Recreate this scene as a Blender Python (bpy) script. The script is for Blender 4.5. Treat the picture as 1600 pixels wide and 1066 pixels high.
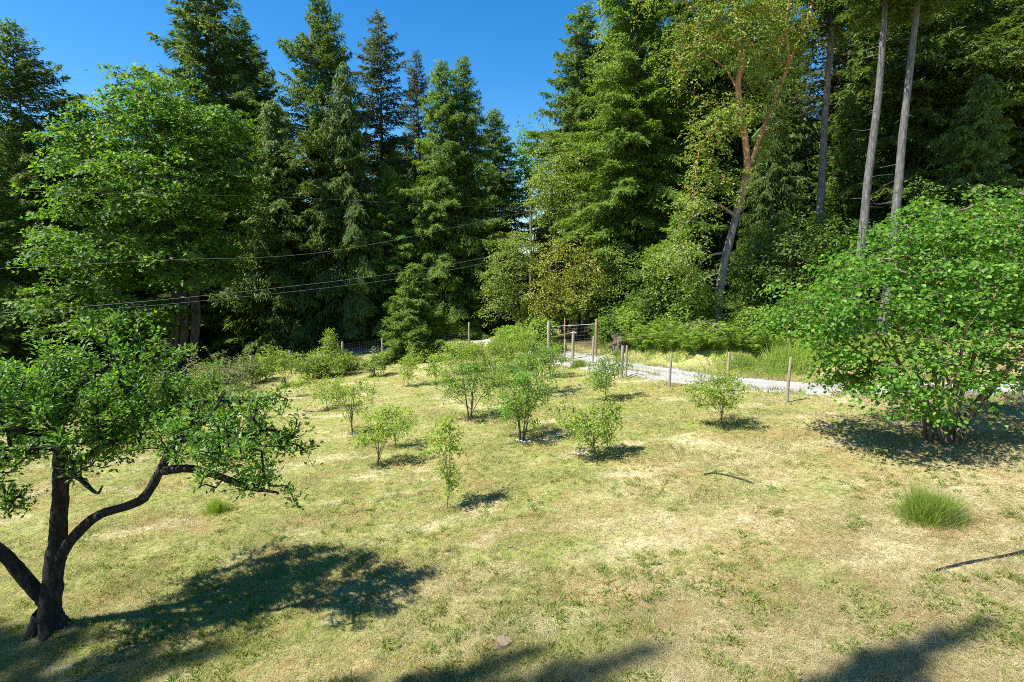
import bpy, math, random
import numpy as np
from mathutils import Vector

for o in list(bpy.data.objects):
    bpy.data.objects.remove(o)
SC = bpy.context.scene
COL = SC.collection
R = math.radians

# ------------------------------------------------------------------ camera
CAM_Z = 4.5
PITCH = R(7.85)
LENS = 18.45
cd = bpy.data.cameras.new('camera')
cd.lens = LENS; cd.sensor_width = 36.0; cd.clip_start = 0.05; cd.clip_end = 3000
cam = bpy.data.objects.new('camera', cd); COL.objects.link(cam)
cam.location = (0, 0, CAM_Z)
cam.rotation_euler = (math.pi/2 - PITCH, 0, 0)
SC.camera = cam

# ------------------------------------------------------------------ sky and sun
SUN_EL = R(57.0)
SHADOW_AZ = R(70.0)          # direction the shadows fall, clockwise from +Y
sd = Vector((math.sin(SHADOW_AZ)*math.cos(SUN_EL), math.cos(SHADOW_AZ)*math.cos(SUN_EL), -math.sin(SUN_EL)))
W = bpy.data.worlds.new('World'); SC.world = W; W.use_nodes = True
wn = W.node_tree.nodes; wl = W.node_tree.links
sky = wn.new('ShaderNodeTexSky'); sky.sky_type = 'NISHITA'; sky.sun_disc = False
sky.sun_elevation = SUN_EL
sky.sun_rotation = SHADOW_AZ + math.pi       # sun stands opposite to where shadows fall
sky.altitude = 300; sky.air_density = 1.0; sky.dust_density = 0.35; sky.ozone_density = 2.4
hs = wn.new('ShaderNodeHueSaturation'); hs.inputs['Saturation'].default_value = 1.42
wl.new(sky.outputs[0], hs.inputs['Color'])
wl.new(hs.outputs[0], wn['Background'].inputs['Color'])
wn['Background'].inputs['Strength'].default_value = 0.096
ld = bpy.data.lights.new('sun', 'SUN'); ld.energy = 5.0; ld.angle = R(0.53); ld.color = (1.0, 0.955, 0.88)
sun = bpy.data.objects.new('sun', ld); COL.objects.link(sun)
sun.location = (-30, -12, 60)
sun.rotation_euler = sd.to_track_quat('-Z', 'Y').to_euler()
vs = SC.view_settings
vs.view_transform = 'Standard'; vs.look = 'None'; vs.gamma = 1.0; vs.exposure = 1.15
vs.use_curve_mapping = False
SC.render.engine = 'CYCLES'
SC.cycles.use_denoising = False
SC.cycles.filter_width = 0.95
SC.cycles.max_bounces = 6; SC.cycles.diffuse_bounces = 3; SC.cycles.glossy_bounces = 2
SC.cycles.transmission_bounces = 4; SC.cycles.transparent_max_bounces = 4

# ------------------------------------------------------------------ numpy helpers
def hash2(ix, iy, seed):
    n = (ix.astype(np.int64)*374761393 + iy.astype(np.int64)*668265263 + seed*974634777) & 0xffffffff
    n = ((n ^ (n >> 13))*1274126177) & 0xffffffff
    return ((n ^ (n >> 16)) & 0xffffff)/float(0xffffff)

def vnoise(x, y, seed=0):
    x = np.asarray(x, float); y = np.asarray(y, float)
    ix = np.floor(x); iy = np.floor(y); fx = x-ix; fy = y-iy
    fx = fx*fx*(3-2*fx); fy = fy*fy*(3-2*fy)
    a = hash2(ix, iy, seed); b = hash2(ix+1, iy, seed); c = hash2(ix, iy+1, seed); d = hash2(ix+1, iy+1, seed)
    return (a*(1-fx)+b*fx)*(1-fy)+(c*(1-fx)+d*fx)*fy

def sstep(a, b, x):
    t = np.clip((x-a)/(b-a), 0, 1)
    return t*t*(3-2*t)

def unit(v):
    return v/np.maximum(np.linalg.norm(v, axis=-1, keepdims=True), 1e-9)

# ------------------------------------------------------------------ terrain shape
DRIVE_X = np.array([2.9, 3.6, 4.6, 5.6, 6.8, 8.1, 9.6, 11.8, 14.6, 18.5, 24.0])     # far edge of the gravel drive
DRIVE_U = np.array([30.5, 29.6, 27.2, 25.2, 23.0, 20.9, 19.3, 18.0, 17.6, 17.8, 18.2])
DRIVE_W = np.array([3.4, 3.3, 3.2, 3.0, 2.9, 2.5, 2.2, 2.1, 2.2, 2.3, 2.4])

def height(x, y, fine=True):
    x = np.asarray(x, float); y = np.asarray(y, float)
    xs = 12*np.tanh(x/14.0)*1.08
    z = -0.022*np.clip(y, -30, 60) + 0.1*xs
    up = y - np.interp(x, DRIVE_X, DRIVE_U)
    z = z + 0.95*sstep(0.6, 5.0, up)*sstep(4.0, 8.5, x)
    z = z + 0.05*np.maximum(y-58, 0)
    z = z - 1.5*sstep(0, 9, -x-12.5)*sstep(25, 33, y+.3*np.maximum(-x-10, 0))*sstep(70, 56, y)
    if fine:
        z = z + 0.10*(vnoise(x*.35, y*.35, 5)-.5) + 0.05*(vnoise(x*1.1, y*1.1, 6)-.5) + 0.03*(vnoise(x*3.1, y*3.1, 7)-.5)
    return z

CP, SP = math.cos(PITCH), math.sin(PITCH)
FPX = LENS/36*1600
def ray(px, py):
    u = (px-800)/FPX; v = (533-py)/FPX
    return np.array([u, CP+v*SP, -SP+v*CP])
def at(px, py, Y):                      # a point of the place at forward distance Y
    d = ray(px, py)
    return np.array([0, 0, CAM_Z]) + d*(Y/d[1])
def ground(px, py):                     # where that line of sight meets the terrain
    d = ray(px, py); c = np.array([0, 0, CAM_Z])
    t = 3.0; prev = t
    while t < 140:
        p = c+d*t
        if p[2] < height(p[0], p[1]):
            break
        prev = t; t *= 1.01
    lo, hi = prev, t
    for _ in range(20):
        m = (lo+hi)/2; p = c+d*m
        if p[2] < height(p[0], p[1]): hi = m
        else: lo = m
    p = c+d*hi
    p[2] = height(p[0], p[1])
    return p

# ------------------------------------------------------------------ mesh building
class Geo:
    def __init__(s):
        s.v = []; s.f = []; s.r = []; s.n = 0; s.smooth = []
    def add(s, v, f, r=None, smooth=False):
        v = np.asarray(v, float).reshape(-1, 3); f = np.asarray(f, np.int64)
        if len(f) == 0: return
        s.v.append(v); s.f.append(f+s.n); s.n += len(v)
        s.r.append(np.zeros(len(f)) if r is None else np.broadcast_to(np.asarray(r, float), (len(f),)))
        s.smooth.append(np.full(len(f), smooth))
    def mesh(s, name, mat, origin=(0, 0, 0)):
        me = bpy.data.meshes.new(name)
        V = np.concatenate(s.v) - np.asarray(origin, float)
        me.vertices.add(len(V)); me.vertices.foreach_set('co', V.ravel())
        li = np.concatenate([f.ravel() for f in s.f]).astype(np.int32)
        tot = np.concatenate([np.full(len(f), f.shape[1]) for f in s.f])
        st = np.concatenate([[0], np.cumsum(tot)[:-1]]).astype(np.int32)
        me.loops.add(len(li)); me.loops.foreach_set('vertex_index', li)
        me.polygons.add(len(tot)); me.polygons.foreach_set('loop_start', st)
        me.polygons.foreach_set('use_smooth', np.concatenate(s.smooth))
        at_ = me.attributes.new('rnd', 'FLOAT', 'FACE')
        at_.data.foreach_set('value', np.concatenate(s.r).astype(np.float32))
        me.update(calc_edges=True)
        if mat is not None: me.materials.append(mat)
        return me

def frames(P):
    T = unit(np.gradient(P, axis=0))
    ref = np.array([0, 0, 1.0]) if abs(T[0][2]) < .9 else np.array([1.0, 0, 0])
    U = np.zeros_like(P); u = unit(np.cross(T[0], ref))
    for i in range(len(P)):
        u = u - T[i]*np.dot(u, T[i]); u = unit(u); U[i] = u
    return U, np.cross(T, U)

def smooth_path(pts, rad, n):
    """Catmull-Rom through the points, n samples per span"""
    P = np.asarray(pts, float); r = np.asarray(rad, float)
    Q = np.vstack([2*P[0]-P[1], P, 2*P[-1]-P[-2]])
    out = []; ro = []
    for i in range(len(P)-1):
        p0, p1, p2, p3 = Q[i:i+4]
        for k in range(n):
            t = k/n
            out.append(.5*((2*p1)+(-p0+p2)*t+(2*p0-5*p1+4*p2-p3)*t*t+(-p0+3*p1-3*p2+p3)*t**3))
            ro.append(r[i]*(1-t)+r[i+1]*t)
    out.append(P[-1]); ro.append(r[-1])
    return np.array(out), np.array(ro)

def tube(g, P, rad, sides=8, lump=0.0, rng=None, cap=True, r=0.5):
    P = np.asarray(P, float); rad = np.asarray(rad, float)
    U, B = frames(P)
    a = np.arange(sides)/sides*2*math.pi
    rr = np.repeat(rad[:, None], sides, 1)
    if lump and rng is not None:
        rr = rr*(1+lump*(rng.random(rr.shape)-.5)*2)
    V = P[:, None]+rr[..., None]*(np.cos(a)[None, :, None]*U[:, None]+np.sin(a)[None, :, None]*B[:, None])
    n = len(P)
    i = np.arange(n-1)[:, None]*sides; j = np.arange(sides)[None]; k = (j+1) % sides
    F = np.stack([i+j, i+k, i+sides+k, i+sides+j], -1).reshape(-1, 4)
    g.add(V, F, r, smooth=True)
    if cap:
        c = np.vstack([V[-1], P[-1][None]])
        g.add(c, [[q, (q+1) % sides, sides] for q in range(sides)], r, smooth=True)

def twigs(g, A, M, E, r0, r1, r=.5):
    """many thin three-sided twigs at once, start / middle / end"""
    n = len(A)
    if n == 0: return
    T = unit(E-A); ref = np.where(np.abs(T[:, 2:]) < .9, np.array([[0, 0, 1.]]), np.array([[1., 0, 0]]))
    U = unit(np.cross(T, ref)); B = np.cross(T, U)
    r0 = np.broadcast_to(r0, (n,)); r1 = np.broadcast_to(r1, (n,))
    rings = []
    for C, rad in ((A, r0), (M, (r0+r1)/2), (E, r1)):
        for q in range(3):
            a = q*2.0944
            rings.append(C+rad[:, None]*(math.cos(a)*U+math.sin(a)*B))
    V = np.stack(rings, 1)
    f = []
    for k in range(2):
        for q in range(3):
            f.append([k*3+q, k*3+(q+1) % 3, k*3+3+(q+1) % 3, k*3+3+q])
    F = (np.arange(n)[:, None, None]*9+np.array(f)[None]).reshape(-1, 4)
    g.add(V, F, r, smooth=True)

def leaves(g, P, D, N, L, Wd, rng, shape='kite', fold=.18):
    """leaf blades: base P, axis D, face normal N, length L, width Wd"""
    n = len(P)
    if n == 0: return
    D = unit(D); S = unit(np.cross(N, D)); N = np.cross(D, S)
    L = np.broadcast_to(L, (n,))[:, None]; Wd = np.broadcast_to(Wd, (n,))[:, None]
    rn = rng.random(n)
    if shape == 'tri':
        V = np.stack([P+S*Wd*.5, P-S*Wd*.5, P+D*L], 1)
        g.add(V, np.arange(n*3).reshape(n, 3), rn)
    elif shape == 'kite':
        V = np.stack([P, P+D*L*.45+S*Wd*.5+N*Wd*fold, P+D*L, P+D*L*.45-S*Wd*.5+N*Wd*fold], 1)
        b = np.arange(n)[:, None]*4
        F = np.stack([b+[0, 2, 1], b+[0, 3, 2]], 1).reshape(-1, 3)
        g.add(V, F, np.repeat(rn, 2))
    elif shape == 'round':
        V = np.stack([P, P+D*L*.22+S*Wd*.42+N*Wd*fold*.8, P+D*L*.68+S*Wd*.46+N*Wd*fold,
                      P+D*L-N*Wd*.08, P+D*L*.68-S*Wd*.46+N*Wd*fold, P+D*L*.22-S*Wd*.42+N*Wd*fold*.8], 1)
        b = np.arange(n)[:, None]*6
        F = np.concatenate([(b+[0, 3, 2])[:, None], (b+[0, 2, 1])[:, None], (b+[0, 5, 4])[:, None], (b+[0, 4, 3])[:, None]], 1).reshape(-1, 3)
        g.add(V, F, np.repeat(rn, 4))
    elif shape == 'maple':              # three broad pointed lobes
        V = np.stack([P, P+D*L*.35+S*Wd*.55+N*Wd*fold, P+D*L*.5+S*Wd*.16, P+D*L, P+D*L*.5-S*Wd*.16, P+D*L*.35-S*Wd*.55+N*Wd*fold], 1)
        b = np.arange(n)[:, None]*6
        F = np.concatenate([(b+[0, 2, 1])[:, None], (b+[0, 3, 2])[:, None], (b+[0, 4, 3])[:, None], (b+[0, 5, 4])[:, None]], 1).reshape(-1, 3)
        g.add(V, F, np.repeat(rn, 4))

def rdir(rng, n):
    return unit(rng.normal(size=(n, 3)))

# ------------------------------------------------------------------ materials
def new_mat(name):
    m = bpy.data.materials.new(name); m.use_nodes = True
    nt = m.node_tree
    return m, nt, nt.nodes, nt.links, nt.nodes['Principled BSDF'], nt.nodes['Material Output']

def ramp(N, stops):
    c = N.new('ShaderNodeValToRGB'); e = c.color_ramp.elements
    while len(e) < len(stops): e.new(.5)
    for q, (p, col) in zip(e, stops):
        q.position = p; q.color = (*col, 1)
    return c

def leaf_mat(name, stops, trans=.35, rough=.5, spec=.35, tcol=1.5):
    m, nt, N, Lk, b, out = new_mat(name)
    a = N.new('ShaderNodeAttribute'); a.attribute_name = 'rnd'
    c = ramp(N, stops); Lk.new(a.outputs['Fac'], c.inputs[0])
    oi = N.new('ShaderNodeObjectInfo')
    mr = N.new('ShaderNodeMapRange'); mr.inputs['To Min'].default_value = .82; mr.inputs['To Max'].default_value = 1.18
    Lk.new(oi.outputs['Random'], mr.inputs['Value'])
    h = N.new('ShaderNodeHueSaturation'); Lk.new(c.outputs[0], h.inputs['Color']); Lk.new(mr.outputs[0], h.inputs['Value'])
    Lk.new(h.outputs[0], b.inputs['Base Color'])
    b.inputs['Roughness'].default_value = rough; b.inputs['Specular IOR Level'].default_value = spec
    t = N.new('ShaderNodeBsdfTranslucent')
    g2 = N.new('ShaderNodeMix'); g2.data_type = 'RGBA'; g2.blend_type = 'MULTIPLY'; g2.inputs[0].default_value = 1
    Lk.new(h.outputs[0], g2.inputs[6]); g2.inputs[7].default_value = (1.25*tcol, 1.2*tcol, .45*tcol, 1)
    Lk.new(g2.outputs[2], t.inputs['Color'])
    mx = N.new('ShaderNodeMixShader'); mx.inputs[0].default_value = trans
    Lk.new(b.outputs[0], mx.inputs[1]); Lk.new(t.outputs[0], mx.inputs[2]); Lk.new(mx.outputs[0], out.inputs['Surface'])
    return m

def bark_mat(name, stops, scale=6, stretch=.25, bump=.6, rough=.9):
    m, nt, N, Lk, b, out = new_mat(name)
    tc = N.new('ShaderNodeTexCoord'); mp = N.new('ShaderNodeMapping'); mp.inputs['Scale'].default_value = (scale, scale, scale*stretch)
    Lk.new(tc.outputs['Object'], mp.inputs[0])
    n = N.new('ShaderNodeTexNoise'); n.inputs['Scale'].default_value = 1; n.inputs['Detail'].default_value = 6; n.inputs['Roughness'].default_value = .65
    Lk.new(mp.outputs[0], n.inputs['Vector'])
    c = ramp(N, stops); Lk.new(n.outputs[0], c.inputs[0]); Lk.new(c.outputs[0], b.inputs['Base Color'])
    bp = N.new('ShaderNodeBump'); bp.inputs['Strength'].default_value = bump; bp.inputs['Distance'].default_value = .05
    Lk.new(n.outputs[0], bp.inputs['Height']); Lk.new(bp.outputs[0], b.inputs['Normal'])
    b.inputs['Roughness'].default_value = rough; b.inputs['Specular IOR Level'].default_value = .2
    return m

M = {}
M['fir'] = leaf_mat('fir_needles', [(0, (.045, .09, .02)), (.5, (.08, .15, .03)), (.85, (.135, .195, .04)), (1, (.19, .18, .055))], .32, .6, .25)
M['fir_blue'] = leaf_mat('fir_needles_grey', [(0, (.045, .065, .032)), (.6, (.075, .10, .042)), (1, (.14, .13, .06))], .25, .55, .3)
M['hemlock'] = leaf_mat('hemlock_needles', [(0, (.075, .145, .024)), (.5, (.125, .22, .036)), (1, (.20, .285, .052))], .4, .6, .25)
M['cedar'] = leaf_mat('cedar_sprays', [(0, (.05, .10, .02)), (.5, (.09, .16, .03)), (1, (.17, .225, .05))], .36, .6, .25)
M['maple'] = leaf_mat('maple_leaf', [(0, (.045, .12, .013)), (.5, (.08, .18, .019)), (.9, (.15, .255, .03)), (1, (.22, .29, .045))], .42, .52, .32)
M['madrone'] = leaf_mat('madrone_leaf', [(0, (.09, .165, .027)), (.45, (.165, .255, .04)), (.92, (.27, .32, .055)), (1, (.35, .28, .065))], .38, .48, .38)
M['madrone_gold'] = leaf_mat('madrone_leaf_gold', [(0, (.15, .20, .032)), (.45, (.26, .30, .048)), (.88, (.37, .37, .065)), (1, (.42, .30, .07))], .38, .5, .35)
M['hazel'] = leaf_mat('hazel_leaf', [(0, (.04, .115, .011)), (.5, (.078, .19, .019)), (.9, (.14, .265, .033)), (1, (.24, .32, .05))], .43, .52, .32)
M['apple'] = leaf_mat('apple_leaf', [(0, (.045, .12, .015)), (.5, (.08, .185, .023)), (.92, (.15, .265, .038)), (1, (.24, .32, .065))], .44, .46, .36)
M['sapling'] = leaf_mat('sapling_leaf', [(0, (.13, .225, .03)), (.5, (.21, .305, .045)), (1, (.32, .385, .075))], .46, .52, .3)
M['sapling_deep'] = leaf_mat('sapling_leaf_deep', [(0, (.08, .18, .025)), (.5, (.14, .26, .036)), (1, (.23, .34, .055))], .45, .52, .3)
M['shrub'] = leaf_mat('shrub_leaf', [(0, (.085, .16, .025)), (.5, (.15, .24, .035)), (1, (.26, .32, .055))], .42, .55, .3)
M['shrub_grey'] = leaf_mat('shrub_leaf_grey', [(0, (.10, .14, .05)), (.5, (.17, .21, .07)), (1, (.26, .28, .11))], .36, .6, .3)
M['under'] = leaf_mat('understory_leaf', [(0, (.05, .115, .018)), (.5, (.10, .185, .028)), (1, (.17, .25, .045))], .42, .55, .3)
M['fern'] = leaf_mat('fern_frond', [(0, (.09, .175, .026)), (.5, (.15, .255, .036)), (1, (.24, .33, .055))], .44, .55, .25)
M['lush'] = leaf_mat('lush_grass', [(0, (.14, .22, .03)), (.5, (.22, .32, .05)), (1, (.33, .38, .09))], .38, .5, .3)
M['weed'] = leaf_mat('weed_leaf', [(0, (.12, .17, .03)), (.5, (.19, .23, .045)), (1, (.28, .29, .08))], .35, .5, .3)
M['lichen_twig'] = bark_mat('dead_twig', [(.3, (.10, .085, .07)), (.7, (.30, .27, .22))], 20, 1, .2)
M['bark_fir'] = bark_mat('bark_fir', [(.3, (.045, .036, .03)), (.55, (.12, .1, .085)), (.75, (.23, .2, .175))], 9, .16, .9)
M['bark_grey'] = bark_mat('bark_grey', [(.3, (.05, .047, .045)), (.5, (.13, .124, .118)), (.72, (.25, .24, .228))], 10, .2, .9)
M['bark_dark'] = bark_mat('bark_dark', [(.3, (.012, .01, .009)), (.54, (.04, .034, .027)), (.7, (.10, .092, .075)), (.85, (.2, .19, .16))], 17, .35, 1)
M['bark_hazel'] = bark_mat('bark_hazel', [(.3, (.08, .06, .04)), (.6, (.18, .14, .09)), (.8, (.27, .22, .15))], 14, .4, .5)
M['bark_young'] = bark_mat('bark_young', [(.3, (.10, .085, .06)), (.7, (.22, .18, .13))], 25, .4, .4)
M['post_wood'] = bark_mat('post_wood', [(.3, (.2, .17, .13)), (.6, (.34, .3, .24)), (.8, (.46, .42, .35))], 16, .12, .4)
M['post_red'] = bark_mat('post_red', [(.3, (.19, .11, .065)), (.6, (.31, .19, .12)), (.8, (.40, .27, .18))], 16, .12, .4)
M['deadwood'] = bark_mat('deadwood', [(.25, (.05, .035, .028)), (.55, (.16, .11, .085)), (.8, (.36, .29, .23))], 12, .5, 1)
M['stump_top'] = bark_mat('stump_top', [(.3, (.13, .095, .065)), (.6, (.24, .185, .13)), (.8, (.33, .27, .2))], 30, 1, .5)
M['stick'] = bark_mat('stick_white', [(.3, (.4, .38, .34)), (.7, (.62, .6, .55))], 18, .3, .3)
M['pole_wood'] = bark_mat('pole_wood', [(.3, (.10, .09, .08)), (.7, (.22, .20, .18))], 12, .1, .4)

def madrone_bark(zlo, zhi):
    m, nt, N, Lk, b, out = new_mat('bark_madrone')
    tc = N.new('ShaderNodeTexCoord'); sp = N.new('ShaderNodeSeparateXYZ'); Lk.new(tc.outputs['Object'], sp.inputs[0])
    mp = N.new('ShaderNodeMapping'); mp.inputs['Scale'].default_value = (7, 7, 2); Lk.new(tc.outputs['Object'], mp.inputs[0])
    n = N.new('ShaderNodeTexNoise'); n.inputs['Scale'].default_value = 1; n.inputs['Detail'].default_value = 6; Lk.new(mp.outputs[0], n.inputs['Vector'])
    g = ramp(N, [(.3, (.07, .055, .045)), (.5, (.17, .14, .12)), (.72, (.33, .28, .25))]); Lk.new(n.outputs[0], g.inputs[0])
    o_ = ramp(N, [(.3, (.18, .07, .03)), (.5, (.40, .175, .07)), (.7, (.56, .32, .17))]); Lk.new(n.outputs[0], o_.inputs[0])
    mr = N.new('ShaderNodeMapRange'); mr.inputs['From Min'].default_value = zlo; mr.inputs['From Max'].default_value = zhi
    ad = N.new('ShaderNodeMath'); ad.operation = 'MULTIPLY_ADD'; ad.inputs[1].default_value = 3.5; Lk.new(n.outputs[0], ad.inputs[0]); Lk.new(sp.outputs['Z'], ad.inputs[2])
    Lk.new(ad.outputs[0], mr.inputs['Value'])
    mx = N.new('ShaderNodeMix'); mx.data_type = 'RGBA'; Lk.new(mr.outputs[0], mx.inputs[0]); Lk.new(g.outputs[0], mx.inputs[6]); Lk.new(o_.outputs[0], mx.inputs[7])
    Lk.new(mx.outputs[2], b.inputs['Base Color']); b.inputs['Roughness'].default_value = .65
    bp = N.new('ShaderNodeBump'); bp.inputs['Strength'].default_value = .5; bp.inputs['Distance'].default_value = .04
    Lk.new(n.outputs[0], bp.inputs['Height']); Lk.new(bp.outputs[0], b.inputs['Normal'])
    return m

def plain_mat(name, col, rough=.6, metal=0):
    m, nt, N, Lk, b, out = new_mat(name)
    tc = N.new('ShaderNodeTexCoord'); n = N.new('ShaderNodeTexNoise'); n.inputs['Scale'].default_value = 12; n.inputs['Detail'].default_value = 3
    Lk.new(tc.outputs['Object'], n.inputs['Vector'])
    c = ramp(N, [(.3, tuple(x*.8 for x in col)), (.7, tuple(min(1, x*1.2) for x in col))]); Lk.new(n.outputs[0], c.inputs[0])
    Lk.new(c.outputs[0], b.inputs['Base Color']); b.inputs['Roughness'].default_value = rough; b.inputs['Metallic'].default_value = metal
    return m
M['wire'] = plain_mat('galvanised_wire', (.30, .30, .30), .5, .4)
M['cable'] = plain_mat('power_cable', (.16, .16, .16), .6)
M['hose'] = plain_mat('black_hose', (.018, .018, .02), .45)

def lawn_color(N, Lk):
    """colour of the mown, half dry sward as it lies on the ground: green, straw and rusty patches"""
    geo = N.new('ShaderNodeNewGeometry')
    fl = N.new('ShaderNodeVectorMath'); fl.operation = 'MULTIPLY'; fl.inputs[1].default_value = (1, 1, 0); Lk.new(geo.outputs['Position'], fl.inputs[0])
    def noise(scale, detail=3, rough=.55, off=0, vec=None):
        n = N.new('ShaderNodeTexNoise'); n.inputs['Scale'].default_value = scale; n.inputs['Detail'].default_value = detail; n.inputs['Roughness'].default_value = rough
        o = N.new('ShaderNodeVectorMath'); o.operation = 'ADD'; o.inputs[1].default_value = (off, off*1.7, 0)
        Lk.new(vec or fl.outputs[0], o.inputs[0]); Lk.new(o.outputs[0], n.inputs['Vector']); return n.outputs[0]
    def mix(f, a, b):
        m = N.new('ShaderNodeMix'); m.data_type = 'RGBA'; Lk.new(f, m.inputs[0])
        for s, i in ((a, 6), (b, 7)):
            if isinstance(s, tuple): m.inputs[i].default_value = (*s, 1)
            else: Lk.new(s, m.inputs[i])
        return m.outputs[2]
    def rng_(f, a, b, lo=0, hi=1):
        m = N.new('ShaderNodeMapRange'); Lk.new(f, m.inputs[0])
        m.inputs[1].default_value = a; m.inputs[2].default_value = b; m.inputs[3].default_value = lo; m.inputs[4].default_value = hi
        return m.outputs[0]
    sp = N.new('ShaderNodeSeparateXYZ'); Lk.new(geo.outputs['Position'], sp.inputs[0])
    # the near right of the lawn is drier than the far left
    dry = N.new('ShaderNodeMath'); dry.operation = 'MULTIPLY_ADD'; dry.inputs[1].default_value = -.028; Lk.new(sp.outputs['Y'], dry.inputs[0])
    d2 = N.new('ShaderNodeMath'); d2.operation = 'MULTIPLY_ADD'; d2.inputs[1].default_value = .024; Lk.new(sp.outputs['X'], d2.inputs[0]); dry.inputs[2].default_value = .22
    Lk.new(dry.outputs[0], d2.inputs[2])
    cl = N.new('ShaderNodeClamp'); cl.inputs['Min'].default_value = -.16; cl.inputs['Max'].default_value = .17; Lk.new(d2.outputs[0], cl.inputs['Value'])
    big = noise(.45, 4, .6, 3)
    s = N.new('ShaderNodeMath'); s.operation = 'ADD'; Lk.new(big, s.inputs[0]); Lk.new(cl.outputs[0], s.inputs[1])
    olive = mix(rng_(noise(2.2, 4, .6, 11), .35, .65), (.245, .25, .075), (.345, .325, .115))
    green = mix(rng_(noise(7, 4, .65, 17), .47, .6), olive, (.16, .225, .042))
    straw = mix(rng_(noise(3.4, 4, .65, 23), .35, .65), (.385, .31, .155), (.50, .425, .26))
    base = mix(rng_(s.outputs[0], .42, .68, 0, .9), green, straw)
    rust0 = mix(rng_(noise(.8, 6, .7, 31), .48, .64, 0, .65), base, (.33, .215, .10))
    rust = mix(rng_(noise(9, 3, .6, 37), .54, .66, 0, .5), rust0, (.22, .155, .06))
    # wind-rowed hay: streaks of pale clippings
    mp = N.new('ShaderNodeMapping'); mp.inputs['Rotation'].default_value = (0, 0, R(-62)); mp.inputs['Scale'].default_value = (.55, 1.05, 1); Lk.new(fl.outputs[0], mp.inputs[0])
    hay = noise(.9, 5, .6, 41, mp.outputs[0])
    hayc = mix(rng_(hay, .54, .66, 0, .75), rust, (.54, .47, .29))
    fin = mix(rng_(noise(6.5, 4, .6, 61), .545, .63, 0, .6), hayc, (.19, .235, .05))
    return mix(rng_(noise(11, 3, .6, 67), .56, .66, 0, .5), fin, (.25, .165, .075)), noise

def lawn_mat():
    m, nt, N, Lk, b, out = new_mat('lawn')
    c, noise = lawn_color(N, Lk)
    at_ = N.new('ShaderNodeAttribute'); at_.attribute_name = 'forest'
    duff = ramp(N, [(.3, (.035, .026, .016)), (.55, (.085, .06, .034)), (.75, (.15, .11, .06))]); Lk.new(noise(6, 6, .7, 50), duff.inputs[0])
    mx = N.new('ShaderNodeMix'); mx.data_type = 'RGBA'; Lk.new(at_.outputs['Fac'], mx.inputs[0]); Lk.new(c, mx.inputs[6]); Lk.new(duff.outputs[0], mx.inputs[7])
    Lk.new(mx.outputs[2], b.inputs['Base Color']); b.inputs['Roughness'].default_value = .95; b.inputs['Specular IOR Level'].default_value = .1
    bp = N.new('ShaderNodeBump'); bp.inputs['Strength'].default_value = .7; bp.inputs['Distance'].default_value = .03
    Lk.new(noise(38, 6, .75, 7), bp.inputs['Height']); Lk.new(bp.outputs[0], b.inputs['Normal'])
    return m

def blade_mat():
    m, nt, N, Lk, b, out = new_mat('grass_blade')
    c, noise = lawn_color(N, Lk)
    a = N.new('ShaderNodeAttribute'); a.attribute_name = 'rnd'
    v = N.new('ShaderNodeMapRange'); Lk.new(a.outputs['Fac'], v.inputs[0]); v.inputs[3].default_value = .72; v.inputs[4].default_value = 1.38
    h = N.new('ShaderNodeHueSaturation'); Lk.new(v.outputs[0], h.inputs['Value']); Lk.new(c, h.inputs['Color'])
    gr = ramp(N, [(0, (.13, .19, .035)), (.18, (.19, .225, .045)), (.3, (.30, .28, .09)), (.9, (.43, .36, .165)), (1, (.55, .48, .29))]); Lk.new(a.outputs['Fac'], gr.inputs[0])
    mx = N.new('ShaderNodeMix'); mx.data_type = 'RGBA'; mx.inputs[0].default_value = .33; Lk.new(h.outputs[0], mx.inputs[6]); Lk.new(gr.outputs[0], mx.inputs[7])
    Lk.new(mx.outputs[2], b.inputs['Base Color']); b.inputs['Roughness'].default_value = .7; b.inputs['Specular IOR Level'].default_value = .2
    t = N.new('ShaderNodeBsdfTranslucent'); Lk.new(mx.outputs[2], t.inputs['Color'])
    ms = N.new('ShaderNodeMixShader'); ms.inputs[0].default_value = .25
    Lk.new(b.outputs[0], ms.inputs[1]); Lk.new(t.outputs[0], ms.inputs[2]); Lk.new(ms.outputs[0], out.inputs['Surface'])
    return m
M['lawn'] = lawn_mat(); M['blade'] = blade_mat()

def gravel_mat(name, a, b_, scale):
    m, nt, N, Lk, b, out = new_mat(name)
    geo = N.new('ShaderNodeNewGeometry')
    n1 = N.new('ShaderNodeTexNoise'); n1.inputs['Scale'].default_value = scale; n1.inputs['Detail'].default_value = 8; n1.inputs['Roughness'].default_value = .8
    n2 = N.new('ShaderNodeTexNoise'); n2.inputs['Scale'].default_value = .8; n2.inputs['Detail'].default_value = 4
    Lk.new(geo.outputs['Position'], n1.inputs['Vector']); Lk.new(geo.outputs['Position'], n2.inputs['Vector'])
    ad = N.new('ShaderNodeMath'); ad.operation = 'MULTIPLY_ADD'; ad.inputs[1].default_value = .55
    Lk.new(n2.outputs[0], ad.inputs[0]); hf = N.new('ShaderNodeMath'); hf.operation = 'MULTIPLY'; hf.inputs[1].default_value = .5
    Lk.new(n1.outputs[0], hf.inputs[0]); Lk.new(hf.outputs[0], ad.inputs[2])
    c = ramp(N, [(.38, a), (.64, b_)]); Lk.new(ad.outputs[0], c.inputs[0]); Lk.new(c.outputs[0], b.inputs['Base Color'])
    b.inputs['Roughness'].default_value = .95; b.inputs['Specular IOR Level'].default_value = .15
    bp = N.new('ShaderNodeBump'); bp.inputs['Strength'].default_value = .6; bp.inputs['Distance'].default_value = .03
    Lk.new(n1.outputs[0], bp.inputs['Height']); Lk.new(bp.outputs[0], b.inputs['Normal'])
    return m
M['gravel'] = gravel_mat('gravel', (.25, .24, .22), (.40, .39, .37), 22)
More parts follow.
